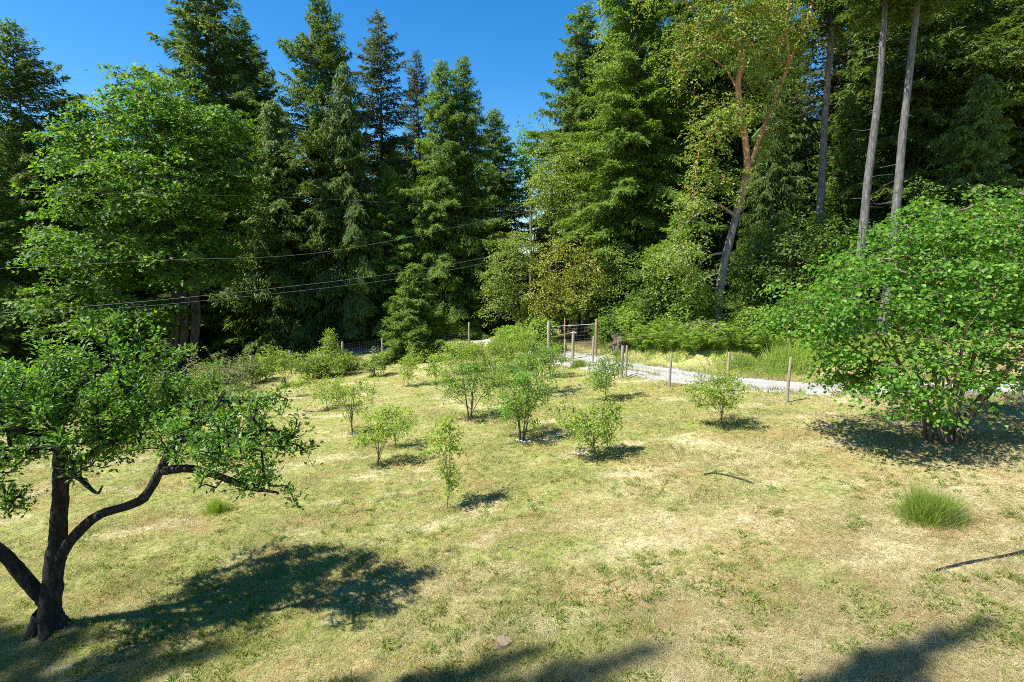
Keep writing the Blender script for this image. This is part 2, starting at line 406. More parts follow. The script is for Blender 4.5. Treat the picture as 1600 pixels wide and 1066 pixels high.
M['asphalt'] = gravel_mat('asphalt', (.10, .10, .115), (.19, .19, .21), 40)

# ------------------------------------------------------------------ object helpers
def obj(name, me, parent=None, loc=None):
    o = bpy.data.objects.new(name, me); COL.objects.link(o)
    if parent is not None: o.parent = parent
    if loc is not None: o.location = loc
    return o
def tag(o, label=None, cat=None, group=None, kind=None):
    if label: o['label'] = label
    if cat: o['category'] = cat
    if group: o['group'] = group
    if kind: o['kind'] = kind
    return o
def empty(name, loc, rz=0, s=(1, 1, 1)):
    o = bpy.data.objects.new(name, None); COL.objects.link(o)
    o.location = [float(q) for q in loc]; o.rotation_euler = (0, 0, rz); o.scale = s; o.empty_display_size = .3
    return o
def thing(name, loc, parts, label, cat, group=None, rz=0, s=(1, 1, 1)):
    """parts: list of (name, mesh data in the thing's own coordinates)"""
    e = empty(name, loc, rz, s); tag(e, label, cat, group)
    for n, me, *sub in parts:
        o = obj(n, me, e)
        if n == 'twigs': o['kind'] = 'stuff'
        for n2, me2 in (sub[0] if sub else ()):
            o2 = obj(n2, me2, o)
            if n2 == 'twigs': o2['kind'] = 'stuff'
    return e

# ================================================================== SETTING
def build_ground():
    xs = np.unique(np.concatenate([np.arange(-26, 26, .3), np.arange(-150, -26, 4), np.arange(26, 150, 4)]))
    ys = np.unique(np.concatenate([np.arange(0, 36, .3), np.arange(36, 70, 1.2), np.arange(-40, 0, 2), np.arange(70, 260, 8)]))
    X, Y = np.meshgrid(xs, ys); Z = height(X, Y)
    V = np.stack([X, Y, Z], -1).reshape(-1, 3); nx, ny = len(xs), len(ys)
    i = np.arange(ny-1)[:, None]*nx+np.arange(nx-1)[None]
    F = np.stack([i, i+1, i+nx+1, i+nx], -1).reshape(-1, 4)
    g = Geo(); g.add(V, F, 0, True)
    me = g.mesh('ground', M['lawn'])
    fo = me.attributes.new('forest', 'FLOAT', 'POINT')
    x = V[:, 0]; y = V[:, 1]
    up = y-np.interp(x, DRIVE_X, DRIVE_U)
    f = np.maximum(sstep(3.0, 5.5, up+1.5*(vnoise(x, y, 3)-.5))*sstep(2, 5, x), sstep(45, 49, y))
    f = np.maximum(f, sstep(27, 31, y+.35*np.maximum(-x-8, 0))*sstep(-14, -19, x))
    fo.data.foreach_set('value', f.astype(np.float32))
    o = obj('ground', me); tag(o, kind='structure')
build_ground()

def strip(name, C, half, mat, lift, wob=.25):
    """a flush sheet following the ground along the centre line C with half widths"""
    P, Wd = smooth_path(np.c_[C, np.zeros(len(C))], half, 14)
    T = unit(np.gradient(P, axis=0)); S = np.stack([-T[:, 1], T[:, 0], 0*T[:, 0]], 1)
    q = np.linspace(-1, 1, 13)
    n = len(P); e = np.arange(n)
    wl_ = Wd*(1+wob*(vnoise(e*.7, e*0, 91)-.5)); wr_ = Wd*(1+wob*(vnoise(e*.7, e*0+9, 92)-.5))
    V = P[:, None]+S[:, None]*np.where(q < 0, q[None]*wl_[:, None], q[None]*wr_[:, None])[..., None]
    V[..., 2] = height(V[..., 0], V[..., 1])+lift*np.where(np.abs(q) > .99, -.6, 1)[None]
    k = len(q); i = np.arange(n-1)[:, None]*k+np.arange(k-1)[None]
    F = np.stack([i, i+1, i+k+1, i+k], -1).reshape(-1, 4)
    g = Geo(); g.add(V, F, 0, True)
    o = obj(name, g.mesh(name, mat)); tag(o, kind='structure'); return o

drive_c = [(DRIVE_X[i]-(.3 if i < 5 else 0), DRIVE_U[i]-DRIVE_W[i]/2) for i in range(len(DRIVE_X))]
drive_c = [(-1.6, 41.5), (.6, 35.5)] + drive_c
strip('driveway', drive_c, [1.9, 1.6]+[w*.46 for w in DRIVE_W], M['gravel'], .03)
road_c = [(-60, 33), (-42, 35), (-28, 37.2), (-18, 39.8), (-11.5, 42.3), (-6, 46), (-2, 51), (.5, 58), (1.5, 68)]
strip('road', road_c, [2.7]*9, M['asphalt'], .045, .05)

# ================================================================== TREES: builders
def conifer(seed, H, Rm, clear=.08, per_m=11, droop=.35, rise=.55, hang=0.0, prof=.85, twig_sp=.22, cl_len=.26, cl_w=.085,
            leaf='fir', bark='bark_fir', tr=.24, gap=.15, stubs=0, lean=0.0, bulge=.25):
    """a tall conifer: tapered trunk, whorled boughs with side twigs carrying needle sprays. Returns [(part, mesh)]"""
    rng = np.random.default_rng(seed)
    gt = Geo(); gc = Geo()
    n = 15
    zz = np.linspace(0, H, n); wob = np.cumsum(rng.normal(0, .03, (n, 2)), 0)*H/30
    P = np.c_[wob[:, 0]+lean*zz, wob[:, 1], zz]
    rad = tr*np.maximum(1-zz/H, .02)**.8; rad[0] *= 1.35
    tube(gt, P, rad, 9, .06, rng)
    px = lambda z: np.array([np.interp(z, zz, P[:, 0]), np.interp(z, zz, P[:, 1]), z])
    z = clear*H; az = rng.random()*6.28
    while z < H*.992:
        t = z/H; tt = (t-clear)/(1-clear)
        L = Rm*min(1.0, (1-t)**prof*1.05+.02)*rng.uniform(.62, 1.12)*(1-bulge*max(0, 1-tt/.25))
        L *= .68+.64*vnoise(z*.45+seed, az % 6.283*1.3, seed)          # uneven, lopsided outline
        if rng.random() < gap: L *= rng.uniform(.3, .6)
        L = max(L, .25)
        az += 2.399+rng.normal(0, .35)
        out = np.array([math.cos(az), math.sin(az), 0]); per = np.array([-out[1], out[0], 0])
        e0 = rise*(t**1.3)-.12+rng.normal(0, .08); dr = droop*(1-.6*t)*rng.uniform(.7, 1.3)
        base = px(z)
        def bp(s):
            s = np.asarray(s)[:, None]
            return base+out*L*s+np.array([0, 0, 1.])*(L*(e0*s-dr*s**2+.10*s**5))
        s5 = np.linspace(0, 1, 5)
        br = max(.012, .018*L)
        tube(gt, bp(s5), np.linspace(br, .006, 5), 3, 0, None, False)
        nt = max(3, int(L/twig_sp*2)); s = np.linspace(.12, 1, nt)+rng.normal(0, .02, nt); s = np.clip(s, .05, 1)
        side = np.where(np.arange(nt) % 2 == 0, 1, -1)
        tl = (.42*L*(1-s)**.75*np.minimum(1, s*3.5)+.22)*rng.uniform(.6, 1.15, nt); tl = np.minimum(tl, 1.5)
        td = unit(out*rng.uniform(.5, 1.0, nt)[:, None]+per*(side*rng.uniform(.5, 1.0, nt))[:, None]+np.array([0, 0, 1.])*(rng.normal(-.08-.5*hang, .14, nt))[:, None])
        tb = bp(s)
        m = max(2, int(round(tl.mean()/(cl_len*.55))))
        q = (np.arange(m)+.5)/m
        C = tb[:, None]+td[:, None]*(q[None, :, None]*tl[:, None, None])
        C[..., 2] -= (q[None]*tl[:, None])**1.5*(.22+.9*hang)
        C = C.reshape(-1, 3); D0 = np.repeat(td, m, 0)
        for k in range(2):
            nn = len(C)
            D = unit(D0+rng.normal(0, .5, (nn, 3))+np.array([0, 0, -1.0])*(hang*1.1+.08))
            Nn = unit(np.array([0, 0, 1.])*(1-.6*hang)+rng.normal(0, .45, (nn, 3))+out*(.3+hang*.6))
            leaves(gc, C+rng.normal(0, .05, (nn, 3)), D, Nn, cl_len*rng.uniform(.7, 1.25, nn), cl_w*rng.uniform(.7, 1.3, nn), rng, 'tri')
        z += 1/per_m*rng.uniform(.4, 1.6)*(1 if t < .8 else .75)
    for _ in range(stubs):                                  # dead lower branches
        z = rng.uniform(.06, max(clear, .1))*H; a = rng.random()*6.28; l = rng.uniform(.5, 2.0)
        b0 = px(z); d = np.array([math.cos(a), math.sin(a), rng.uniform(-.35, .1)])
        pts = [b0, b0+d*l*.5+rng.normal(0, .05, 3), b0+d*l+rng.normal(0, .12, 3)]
        tube(gt, pts, [.022, .014, .005], 3, 0, None, False)
    return [('trunk', gt.mesh('trunk', M[bark])), ('crown', gc.mesh('crown', M[leaf]))]

def in_ellipsoids(rng, E, n, inner=.55, up=.15):
    """points spread through a union of ellipsoids (centre, radii), denser towards the shell"""
    E = np.asarray(E, float); vol = np.prod(E[:, 3:6], 1)**(2/3); pick = rng.choice(len(E), n, p=vol/vol.sum())
    d = rdir(rng, n); d[:, 2] = d[:, 2]*.9+up*.6; d = unit(d)
    r = inner+(1-inner)*rng.random(n)**.8
    sh = rng.random(n) < .07; r = np.where(sh, rng.uniform(1.08, 1.38, n), r)          # stray shoots
    r = r*(.78+.44*vnoise(d[:, 0]*2.1+pick*3.7, d[:, 1]*2.1+d[:, 2]*2.6+pick, 61))
    C = E[pick]
    return C[:, :3]+d*r[:, None]*C[:, 3:6], unit(d/C[:, 3:6])

def broadleaf(seed, limbs, E, nclus, nleaf, L, Wd, rc, leaf, bark, shape='kite', inner=.5, up_mix=.7, droop=.25, sides=7,
              twig_r=(.02, .006), lump=.06, thick=.25, bark_obj=None, extra=None, cup=.18, path_n=5, split=None):
    """limbs: [(points, radii)], E: ellipsoids; leaf clumps spread in E, each joined to the nearest limb by a twig"""
    rng = np.random.default_rng(seed)
    gt = Geo(); gc = Geo(); S = []; SR = []; pieces = []
    for pts, rad in limbs:
        P, r = smooth_path(pts, rad, path_n)
        gl = gt if split is None else Geo(); pieces.append(gl)
        tube(gl, P, r, sides, lump, rng); S.append(P[len(P)//5:]); SR.append(r[len(P)//5:])
    S = np.concatenate(S)
    C, nrm = in_ellipsoids(rng, E, nclus, inner)
    if extra is not None:
        C = np.vstack([C, extra]); nrm = np.vstack([nrm, np.tile([0, 0, 1.], (len(extra), 1))])
    nC = len(C)
    dist = np.linalg.norm(C[:, None]-S[None], axis=2)+.6*np.maximum(S[None, :, 2]-C[:, None, 2], 0)
    best = dist.min(1)*1.25; src = S[np.argmin(dist, 1)].copy(); par = np.full(nC, -1); todo = np.ones(nC, bool); order = []
    for _ in range(nC):                                   # grow outwards: each clump joins the nearest wood already there
        j = int(np.argmin(np.where(todo, best, 1e9))); todo[j] = False; order.append(j)
        dj = np.linalg.norm(C-C[j], axis=1)*1.08+.5*np.maximum(C[j][2]-C[:, 2], 0)+.05
        b_ = todo & (dj < best); best[b_] = dj[b_]; src[b_] = C[j]; par[b_] = j
    load = np.ones(nC)
    for j in reversed(order):
        if par[j] >= 0: load[par[j]] += load[j]
    A = src; ln = np.linalg.norm(C-A, axis=1, keepdims=True)
    Mid = (A+C)/2+np.c_[rng.normal(0, .1, (nC, 2)), rng.uniform(-.02, .16, nC)]*ln
    rr_ = np.minimum(twig_r[1]*np.sqrt(load)*1.15, twig_r[0]*2.2)
    twigs(gt, A, Mid, C, rr_*1.15, np.maximum(rr_*.8, twig_r[1]*.7))
    nn = len(C)*nleaf
    Cn = np.repeat(C, nleaf, 0); N0 = np.repeat(nrm, nleaf, 0)
    Nup = unit(N0*(1-up_mix)+np.array([0, 0, 1.])*up_mix)
    off = rng.normal(0, 1, (nn, 3)); off -= Nup*np.sum(off*Nup, 1, keepdims=True)*(1-thick)
    off = off*rc*.6*np.repeat(rng.uniform(.7, 1.3, len(C)), nleaf)[:, None]
    P = Cn+off
    P[:, 2] -= droop*np.linalg.norm(off, axis=1)
    D = unit(off+rng.normal(0, .35, (nn, 3))*rc+np.array([0, 0, -droop])*rc)
    Nf = unit(Nup+rng.normal(0, .42, (nn, 3)))
    leaves(gc, P, D, Nf, L*rng.uniform(.65, 1.2, nn), Wd*rng.uniform(.65, 1.2, nn), rng, shape, cup)
    bm_ = M[bark] if bark_obj is None else bark_obj
    if split == 'stems':
        return [('stem', q.mesh('stem', bm_)) for q in pieces]+[('twigs', gt.mesh('twigs', bm_)), ('crown', gc.mesh('crown', M[leaf]))]
    if split == 'limbs':
        return [('trunk', pieces[0].mesh('trunk', bm_), [('limb', q.mesh('limb', bm_)) for q in pieces[1:]]+[('twigs', gt.mesh('twigs', bm_))]), ('crown', gc.mesh('crown', M[leaf]))]
    return [('trunk', gt.mesh('trunk', bm_)), ('crown', gc.mesh('crown', M[leaf]))]

def auto_limbs(rng, base_r, H, E, n, stems=1, spread=.1, low=.15):
    """a trunk (or several stems) with limbs running out into the crown"""
    limbs = []; E = np.asarray(E, float)
    tops, _ = in_ellipsoids(rng, E, n, .35)
    for k in range(stems):
        a = k/stems*6.28+rng.random(); sp = spread*H if stems > 1 else spread*H*.3
        top = np.array([math.cos(a)*sp, math.sin(a)*sp, H*rng.uniform(.72, .86)])
        if stems == 1: top[:2] += E[0][:2]*.6
        mid = top*np.array([.35, .35, .45])+np.r_[rng.normal(0, .03*H, 2), 0]
        q = np.array([0, 0, -.1])+np.array([math.cos(a), math.sin(a), 0])*(base_r*.9 if stems > 1 else 0)
        limbs.append(([q, mid, top], [base_r, base_r*.62, base_r*.15]))
    for t in tops:
        k = rng.integers(len(limbs[:stems])); P, r = smooth_path(*limbs[k], 6)
        j = int(len(P)*rng.uniform(low, .8)); j = min(j, len(P)-2)
        while j > 1 and P[j][2] > t[2]-.05*H: j -= 1
        a = P[j]; m = a*.45+t*.55; m[2] += .12*np.linalg.norm(t-a)*rng.uniform(-.2, 1)
        limbs.append(([a, m, t], [r[j]*.55, r[j]*.34, max(r[j]*.08, .004)]))
    return limbs

# ---- conifer prototypes
FIR_A = conifer(11, 30, 7.4, .08, 12, .28, .70, 0, .70, leaf='fir', gap=.22, cl_len=.36, cl_w=.13, twig_sp=.2)                 # open Douglas fir
FIR_B = conifer(12, 30, 7.6, .05, 11, .36, .50, .1, .66, leaf='fir', gap=.18, tr=.3, cl_len=.36, cl_w=.13, twig_sp=.2)             # dense, drooping
FIR_C = conifer(13, 30, 6.0, .12, 9, .30, .6, 0, .74, leaf='fir_blue', gap=.3, stubs=30, twig_sp=.2, cl_len=.34, cl_w=.12)         # thin and airy
HEM_A = conifer(14, 26, 7.8, .05, 12, .34, .45, .18, .74, leaf='hemlock', gap=.15, cl_len=.34, cl_w=.12, tr=.22, twig_sp=.2)
HEM_B = conifer(15, 26, 7.2, .06, 11, .40, .45, .25, .76, leaf='hemlock', gap=.2, cl_len=.34, cl_w=.12, tr=.22, twig_sp=.2)
CED_A = conifer(16, 24, 5.4, .02, 12, .50, .35, .75, .60, leaf='cedar', gap=.15, cl_len=.40, cl_w=.14, tr=.3, twig_sp=.22)
POLE_A = conifer(17, 36, 6.4, .58, 13, .30, .45, .1, .5, leaf='fir', bark='bark_grey', gap=.2, stubs=34, tr=.34, twig_sp=.26, cl_len=.36, cl_w=.13)
POLE_B = conifer(18, 36, 6.6, .57, 14, .28, .5, .1, .5, leaf='fir', bark='bark_grey', gap=.2, stubs=28, tr=.34, lean=.004, twig_sp=.26, cl_len=.36, cl_w=.13)
DEEP_A = conifer(19, 30, 5.6, .08, 6, .42, .4, .2, .6, leaf='fir', gap=.15, twig_sp=.34, cl_len=.6, cl_w=.24, tr=.3, stubs=10)
BIGFIR = conifer(20, 32, 6.6, .04, 11, .42, .5, .12, .5, leaf='hemlock', gap=.15, tr=.4, bulge=.1, cl_len=.36, cl_w=.13, twig_sp=.2)
YOUNG = conifer(21, 6.2, 2.3, .02, 30, .22, .6, .1, .8, twig_sp=.10, cl_len=.2, cl_w=.075, leaf='hemlock', tr=.09, gap=.15)
THIN = conifer(24, 20, 2.6, .5, 9, .4, .4, .1, .7, leaf='hemlock', bark='bark_grey', gap=.3, stubs=40, tr=.13, twig_sp=.26, cl_len=.34, cl_w=.12)
LOWHEM = conifer(23, 12, 4.4, .02, 13, .30, .4, .15, .62, leaf='hemlock', gap=.2, cl_len=.34, cl_w=.12, tr=.16, twig_sp=.2)

def put(proto, px, Y, top, name, label, cat='tree', group=None, rz=0.0, wide=1.0, h0=None, dz=0):
    """stand a copy so that its base is on the ground at forward distance Y and its tip reaches the given height"""
    x = (px-800)/FPX*Y
    p = at(px, top, Y); x = p[0] if top > -200 else at(px, 260, Y)[0]
    z = float(height(x, Y))+dz
    s = (p[2]-z)/h0
    return thing(name, (x, Y, z-.1), proto, label, cat, group, rz, (s*wide, s*wide, s))

FOREST = [
 (FIR_A, 14, 42, 30, 30, 'fir_tree', 'dark fir at the picture edge, its tip standing alone against blue sky', 0, 1.05),
 (HEM_B, -40, 36, 190, 26, 'hemlock_tree', 'shaded brownish green conifer in front of the edge fir, beside the maple', 1, 1.1),
 (FIR_B, 318, 50, -60, 30, 'fir_tree', 'massive fir rising behind the maple, top out of the picture', 2, 1.1),
 (FIR_A, 375, 55, 20, 30, 'fir_tree', 'slimmer fir on the shoulder of the massive fir behind the maple', 3.1, 1.0),
 (FIR_A, 493, 47, -12, 30, 'fir_tree', 'tall fir with the dark pointed tip touching the picture top', 1.4, 1.0),
 (CED_A, 537, 44, 92, 24, 'cedar_tree', 'drooping yellowish cedar in front of the tall pointed fir', 2.2, .85),
 (FIR_C, 585, 52, 12, 30, 'fir_tree', 'thin airy fir with its bare trunk showing against the sky', .5, 1.12),
 (FIR_C, 653, 60, 74, 30, 'fir_tree', 'small narrow fir between the airy fir and the twin hemlocks', 2.6, .9),
 (HEM_A, 690, 46, 90, 26, 'hemlock_tree', 'bushier hemlock of the twin hemlocks, beside the narrow fir', 3.3, .85),
 (HEM_B, 723, 47, 82, 26, 'hemlock_tree', 'slender-tipped hemlock of the twins, on the open sky side', 4.4, .85),
 (HEM_A, 774, 53, 168, 26, 'hemlock_tree', 'dark spreading hemlock lowest beside the open blue sky', 5.1, 1.0),
 (CED_A, 425, 45, 150, 24, 'cedar_tree', 'deeply shaded cedar just beside the maple, before the massive fir', .2, 1.1),
 (HEM_B, 608, 45, 255, 26, 'hemlock_tree', 'low sunlit hemlock filling the space under the airy fir', .9, 1.1),
 (FIR_B, 912, 52, 2, 30, 'fir_tree', 'blue-green fir forming the outer edge of the tall wood beside the sky', .4, 1.0),
 (BIGFIR, 1000, 37, -120, 32, 'fir_tree', 'big sunlit fir with layered sweeping boughs behind the golden shrub', 1.9, 1.0),
 (FIR_B, 1090, 43, -160, 30, 'fir_tree', 'full fir standing just behind the orange-barked madrone', 3.4, .95),
 (POLE_A, 1285, 30, -330, 36, 'fir_tree', 'bare mottled trunk standing nearest to the orange-barked madrone', .7, 1.0),
 (POLE_A, 1356, 25.2, -420, 36, 'fir_tree', 'straight grey trunk, the more upright of the tall pair above the hazel', 2.7, .95),
 (POLE_B, 1404, 24.6, -440, 36, 'fir_tree', 'leaning grey trunk of the tall pair above the hazel', 0, .95),
 (CED_A, 1540, 26, 110, 24, 'cedar_tree', 'dark cedar with drooping sprays behind the hazel top', 1.3, 1.15),
 (FIR_B, 1470, 33, -190, 30, 'fir_tree', 'shadowed fir just behind the leaning grey trunk', 4.0, 1.0),
 (FIR_C, 1318, 44, -120, 30, 'fir_tree', 'airy fir filling the gap between the mottled trunk and the upright grey one', 1.0, 1.0),
 (FIR_B, 1500, 38, -240, 30, 'fir_tree', 'dark fir filling the wood between leaning trunk and edge fir', 1.0, 1.1),
 (FIR_B, 1640, 30, -260, 30, 'fir_tree', 'black-green fir at the picture edge above the hazel', 2.0, 1.1),
 (CED_A, 1215, 33, 130, 24, 'cedar_tree', 'short dark cedar in the shade under the madrone fork', 5.0, .8),
 (HEM_B, 1330, 33, 140, 26, 'hemlock_tree', 'small hemlock glimpsed between the bare trunks', 2.3, .8),
 (LOWHEM, 1060, 31, 330, 12, 'hemlock_tree', 'young hemlock with bright tips beside the madrone trunk', 1.0, .9),
 (THIN, 600, 47, 250, 20, 'hemlock_tree', 'thin bare pale trunk at the road edge under the airy fir', .5, 1.0),
 (THIN, 617, 48.5, 230, 20, 'hemlock_tree', 'second thin bare trunk standing close beside the pale one at the road', 1.5, 1.0),
 (THIN, 713, 50, 250, 20, 'hemlock_tree', 'dark straight trunk beyond the road under the twin hemlocks', 2.5, 1.2),
 (LOWHEM, 470, 49, 330, 12, 'hemlock_tree', 'low shaded hemlock at the road edge under the tall pointed fir', 1.5, 1.1),
 (LOWHEM, 560, 49, 300, 12, 'hemlock_tree', 'low hemlock with sunlit shoulders under the yellowish cedar', 2.5, 1.0),
 (LOWHEM, 745, 55, 330, 12, 'hemlock_tree', 'low hemlock beyond the road under the slender-tipped twin', 3.5, 1.0),
 (LOWHEM, 370, 47, 380, 12, 'hemlock_tree', 'low dark hemlock beside the maple stems', 4.5, 1.1),
 (LOWHEM, 985, 36, 300, 12, 'hemlock_tree', 'sunlit hemlock bough mass low on the big layered fir', 5.5, .9),
 (LOWHEM, 1190, 31, 350, 12, 'hemlock_tree', 'low dark hemlock behind the madrone trunk towards the hazel', .5, .9),
 (LOWHEM, 1290, 29, 330, 12, 'hemlock_tree', 'low hemlock below the mottled bare trunk', 2.9, .9),
]
for (pr, px, Y, top, h0, nm, lab, rz, wd) in FOREST:
    put(pr, px, Y, top, nm, lab, 'tree', 'conifers at the front of the wood', rz, wd, h0)

# the wood behind: look-alike trees in the shade
rs = random.Random(5)
deep = []
for (x0, x1, Y, step, top0, top1) in ((-60, 690, 62, 60, 190, 270), (-100, 720, 78, 62, 210, 290), (930, 1250, 58, 55, 20, 120), (740, 900, 80, 48, 270, 310), (1130, 1750, 40, 58, -60, 60),
                                      (1150, 1800, 52, 52, -60, 40), (-120, 300, 47, 110, 130, 230), (960, 1700, 74, 70, 20, 140)):
    px = x0
    while px < x1:
        deep.append((px+rs.uniform(-18, 18), Y*rs.uniform(.95, 1.06), rs.uniform(top0, top1))); px += step*rs.uniform(.8, 1.25)
for i, (px, Y, top) in enumerate(deep):
    pr, h0 = rs.choice([(DEEP_A, 30), (DEEP_A, 30), (FIR_B, 30), (CED_A, 24)])
    if px > 1380: pr, h0 = DEEP_A, 30
    if 1250 < px < 1340 and Y < 60: continue
    where = ('behind the maple' if px < 400 else 'behind the pointed and airy firs' if px < 660 else 'behind the twin hemlocks' if px < 800 else 'behind the big layered fir' if px < 1060 else
             'behind the orange-barked madrone' if px < 1260 else 'behind the tall grey trunks' if px < 1440 else 'behind the drooping cedars above the hazel')
    row = 'farthest' if Y > 66 else 'second-row' if Y > 45 else 'close-set'
    put(pr, px, Y, top, 'wood_tree', row+' shaded conifer of the wood '+where, 'tree', 'conifers of the wood '+where, rs.uniform(0, 6.28), rs.uniform(.95, 1.25), h0)

# ---- bigleaf maple
mp_base = np.array([*at(275, 500, 36.5)[:2], 0]); mp_base[2] = height(mp_base[0], mp_base[1])
def rel_el(L, base, Y):
    """ellipsoids given by where they stand: (px, py, half width px, half height px, forward offset, depth radius)"""
    out = []
    for (px, py, rx, ry, dy, rd) in L:
        p = at(px, py, Y+dy)-base; k = (Y+dy)/FPX
        out.append([*p, rx*k, rd, ry*k])
    return np.array(out)
E = rel_el([(238, 150, 62, 42, 0, 3.5), (215, 200, 80, 55, 0, 4.5), (285, 215, 75, 60, 0, 4.5), (150, 230, 48, 50, -1, 3.5), (160, 300, 62, 60, -2, 4.5), (240, 300, 90, 70, -2, 5),
            (325, 300, 62, 75, 0, 5), (125, 390, 68, 55, -2, 4), (215, 400, 90, 65, -2, 4.5), (370, 270, 40, 50, 1, 4), (115, 470, 75, 42, -2, 4), (205, 490, 90, 40, -3, 3.5), (315, 410, 60, 60, -1, 4), (50, 480, 40, 40, -1, 3), (350, 200, 40, 40, 1, 3)], mp_base, 36.5)
rng = np.random.default_rng(31)
limbs = []
fork = at(283, 400, 36.5)-mp_base
for (dx, tx, ty, d) in ((0, 300, 140, 1), (-.5, 235, 130, 0), (.5, 255, 200, -1), (-.3, 185, 230, -1), (.7, 345, 230, 1), (-.8, 150, 330, -2), (.4, 320, 330, -1), (-.2, 210, 300, -3)):
    t = at(tx, ty, 36.5+d)-mp_base; f = fork+np.array([dx*.5, 0, rng.uniform(-2, .5)])
    limbs.append(([np.array([dx*.9, rng.normal(0, .35), -.2]), f*np.array([1, 1, .5])+np.array([dx*.7, 0, 0]), f+np.array([dx*.5, 0, 0]), f*.5+t*.5+np.array([0, 0, .8]), t], [.19, .16, .14, .09, .03]))
E[:, 3:6] *= np.array([.86, .95, .95])
MAPLE = broadleaf(31, limbs, E, 1250, 33, .29, .31, .64, 'maple', 'bark_fir', 'maple', .4, .74, .4, 7, (.035, .01), .06, .2)
thing('maple_tree', mp_base, MAPLE, 'broad bright green maple with many stems before the dark firs', 'tree')

# small maples and other broadleaf trees of the wood edge
def bush_tree(name, px, py, Y, L, label, seed, leaf, bark, ncl, nl, ls, lw, rc, cat='tree', group=None, stems=2, br=.1, shape='kite', inner=.45, up=.6, n_l=9, parts=('trunk', 'crown'), base=None, tw=(.016, .005), shoots=0):
    b = ground(px, py) if base is None else base
    if Y is None: Y = b[1]
    else:
        b = np.array([at(px, py, Y)[0], Y, 0]); b[2] = height(b[0], b[1])
    E = rel_el(L, b, Y)
    rng = np.random.default_rng(seed+1000)
    H = (E[:, 2]+E[:, 5]).max()
    limbs = auto_limbs(rng, br, H, E, n_l, stems, .12)
    ex = None
    if shoots:
        q, nq = in_ellipsoids(rng, E, shoots, .55); ex = []
        for p_, d_ in zip(q, nq):
            d = unit(np.array([0, 0, rng.uniform(.3, 1.1)])+d_*rng.uniform(.2, .9)+rng.normal(0, .2, 3)); l = H*rng.uniform(.08, .26)
            ex += [p_+d*t for t in np.linspace(0, l, 5)]
        ex = np.array(ex)
    pr = broadleaf(seed, limbs, E, ncl, nl, ls, lw, rc, leaf, bark, shape, inner, up, .2, 6, tw, extra=ex)
    return thing(name, b, [(parts[0], pr[0][1]), (parts[1], pr[1][1])], label, cat, group)

bush_tree('maple_tree', 826, 500, 56, [(830, 235, 30, 42, 0, 3), (815, 290, 30, 40, 0, 3), (845, 270, 25, 40, 0, 3)],
          'small yellow-green maple top catching sun in the gap below open sky', 41, 'maple', 'bark_fir', 220, 16, .34, .34, .7, shape='maple')
bush_tree('madrone_tree', 880, 510, 41, [(868, 275, 46, 55, 0, 2.6), (895, 310, 45, 45, 0, 2.6), (850, 320, 28, 35, 0, 2), (905, 240, 25, 30, 0, 2)],
          'round olive-leaved madrone just above the utility pole', 42, 'madrone', 'bark_dark', 420, 20, .2, .1, .42, br=.18)
bush_tree('madrone_tree', 818, 518, 36, [(797, 412, 42, 48, 0, 2.1), (790, 470, 40, 40, 0, 1.9), (815, 385, 28, 30, 0, 1.6), (775, 445, 26, 34, 0, 1.4)],
          'green madrone bush with a slanting dark stem, leaning over the road', 43, 'madrone', 'bark_dark', 460, 18, .15, .085, .3, br=.09, stems=1)
bush_tree('madrone_tree', 905, 515, 35, [(878, 418, 50, 50, 0, 2.1), (922, 432, 38, 54, 0, 2.0), (850, 460, 36, 40, 0, 1.8), (890, 470, 58, 28, 0, 2.0)],
          'golden brown madrone shrub with dark crooked stems behind the gate', 44, 'madrone_gold', 'bark_dark', 560, 18, .15, .085, .3, br=.1, stems=3)
bush_tree('madrone_tree', 968, 515, 34.5, [(966, 415, 26, 38, 0, 1.4), (978, 395, 16, 20, 0, 1), (955, 450, 22, 25, 0, 1.2)],
          'lemon yellow young madrone next to the golden shrub', 45, 'madrone', 'bark_dark', 200, 18, .15, .085, .3, br=.06, stems=2)

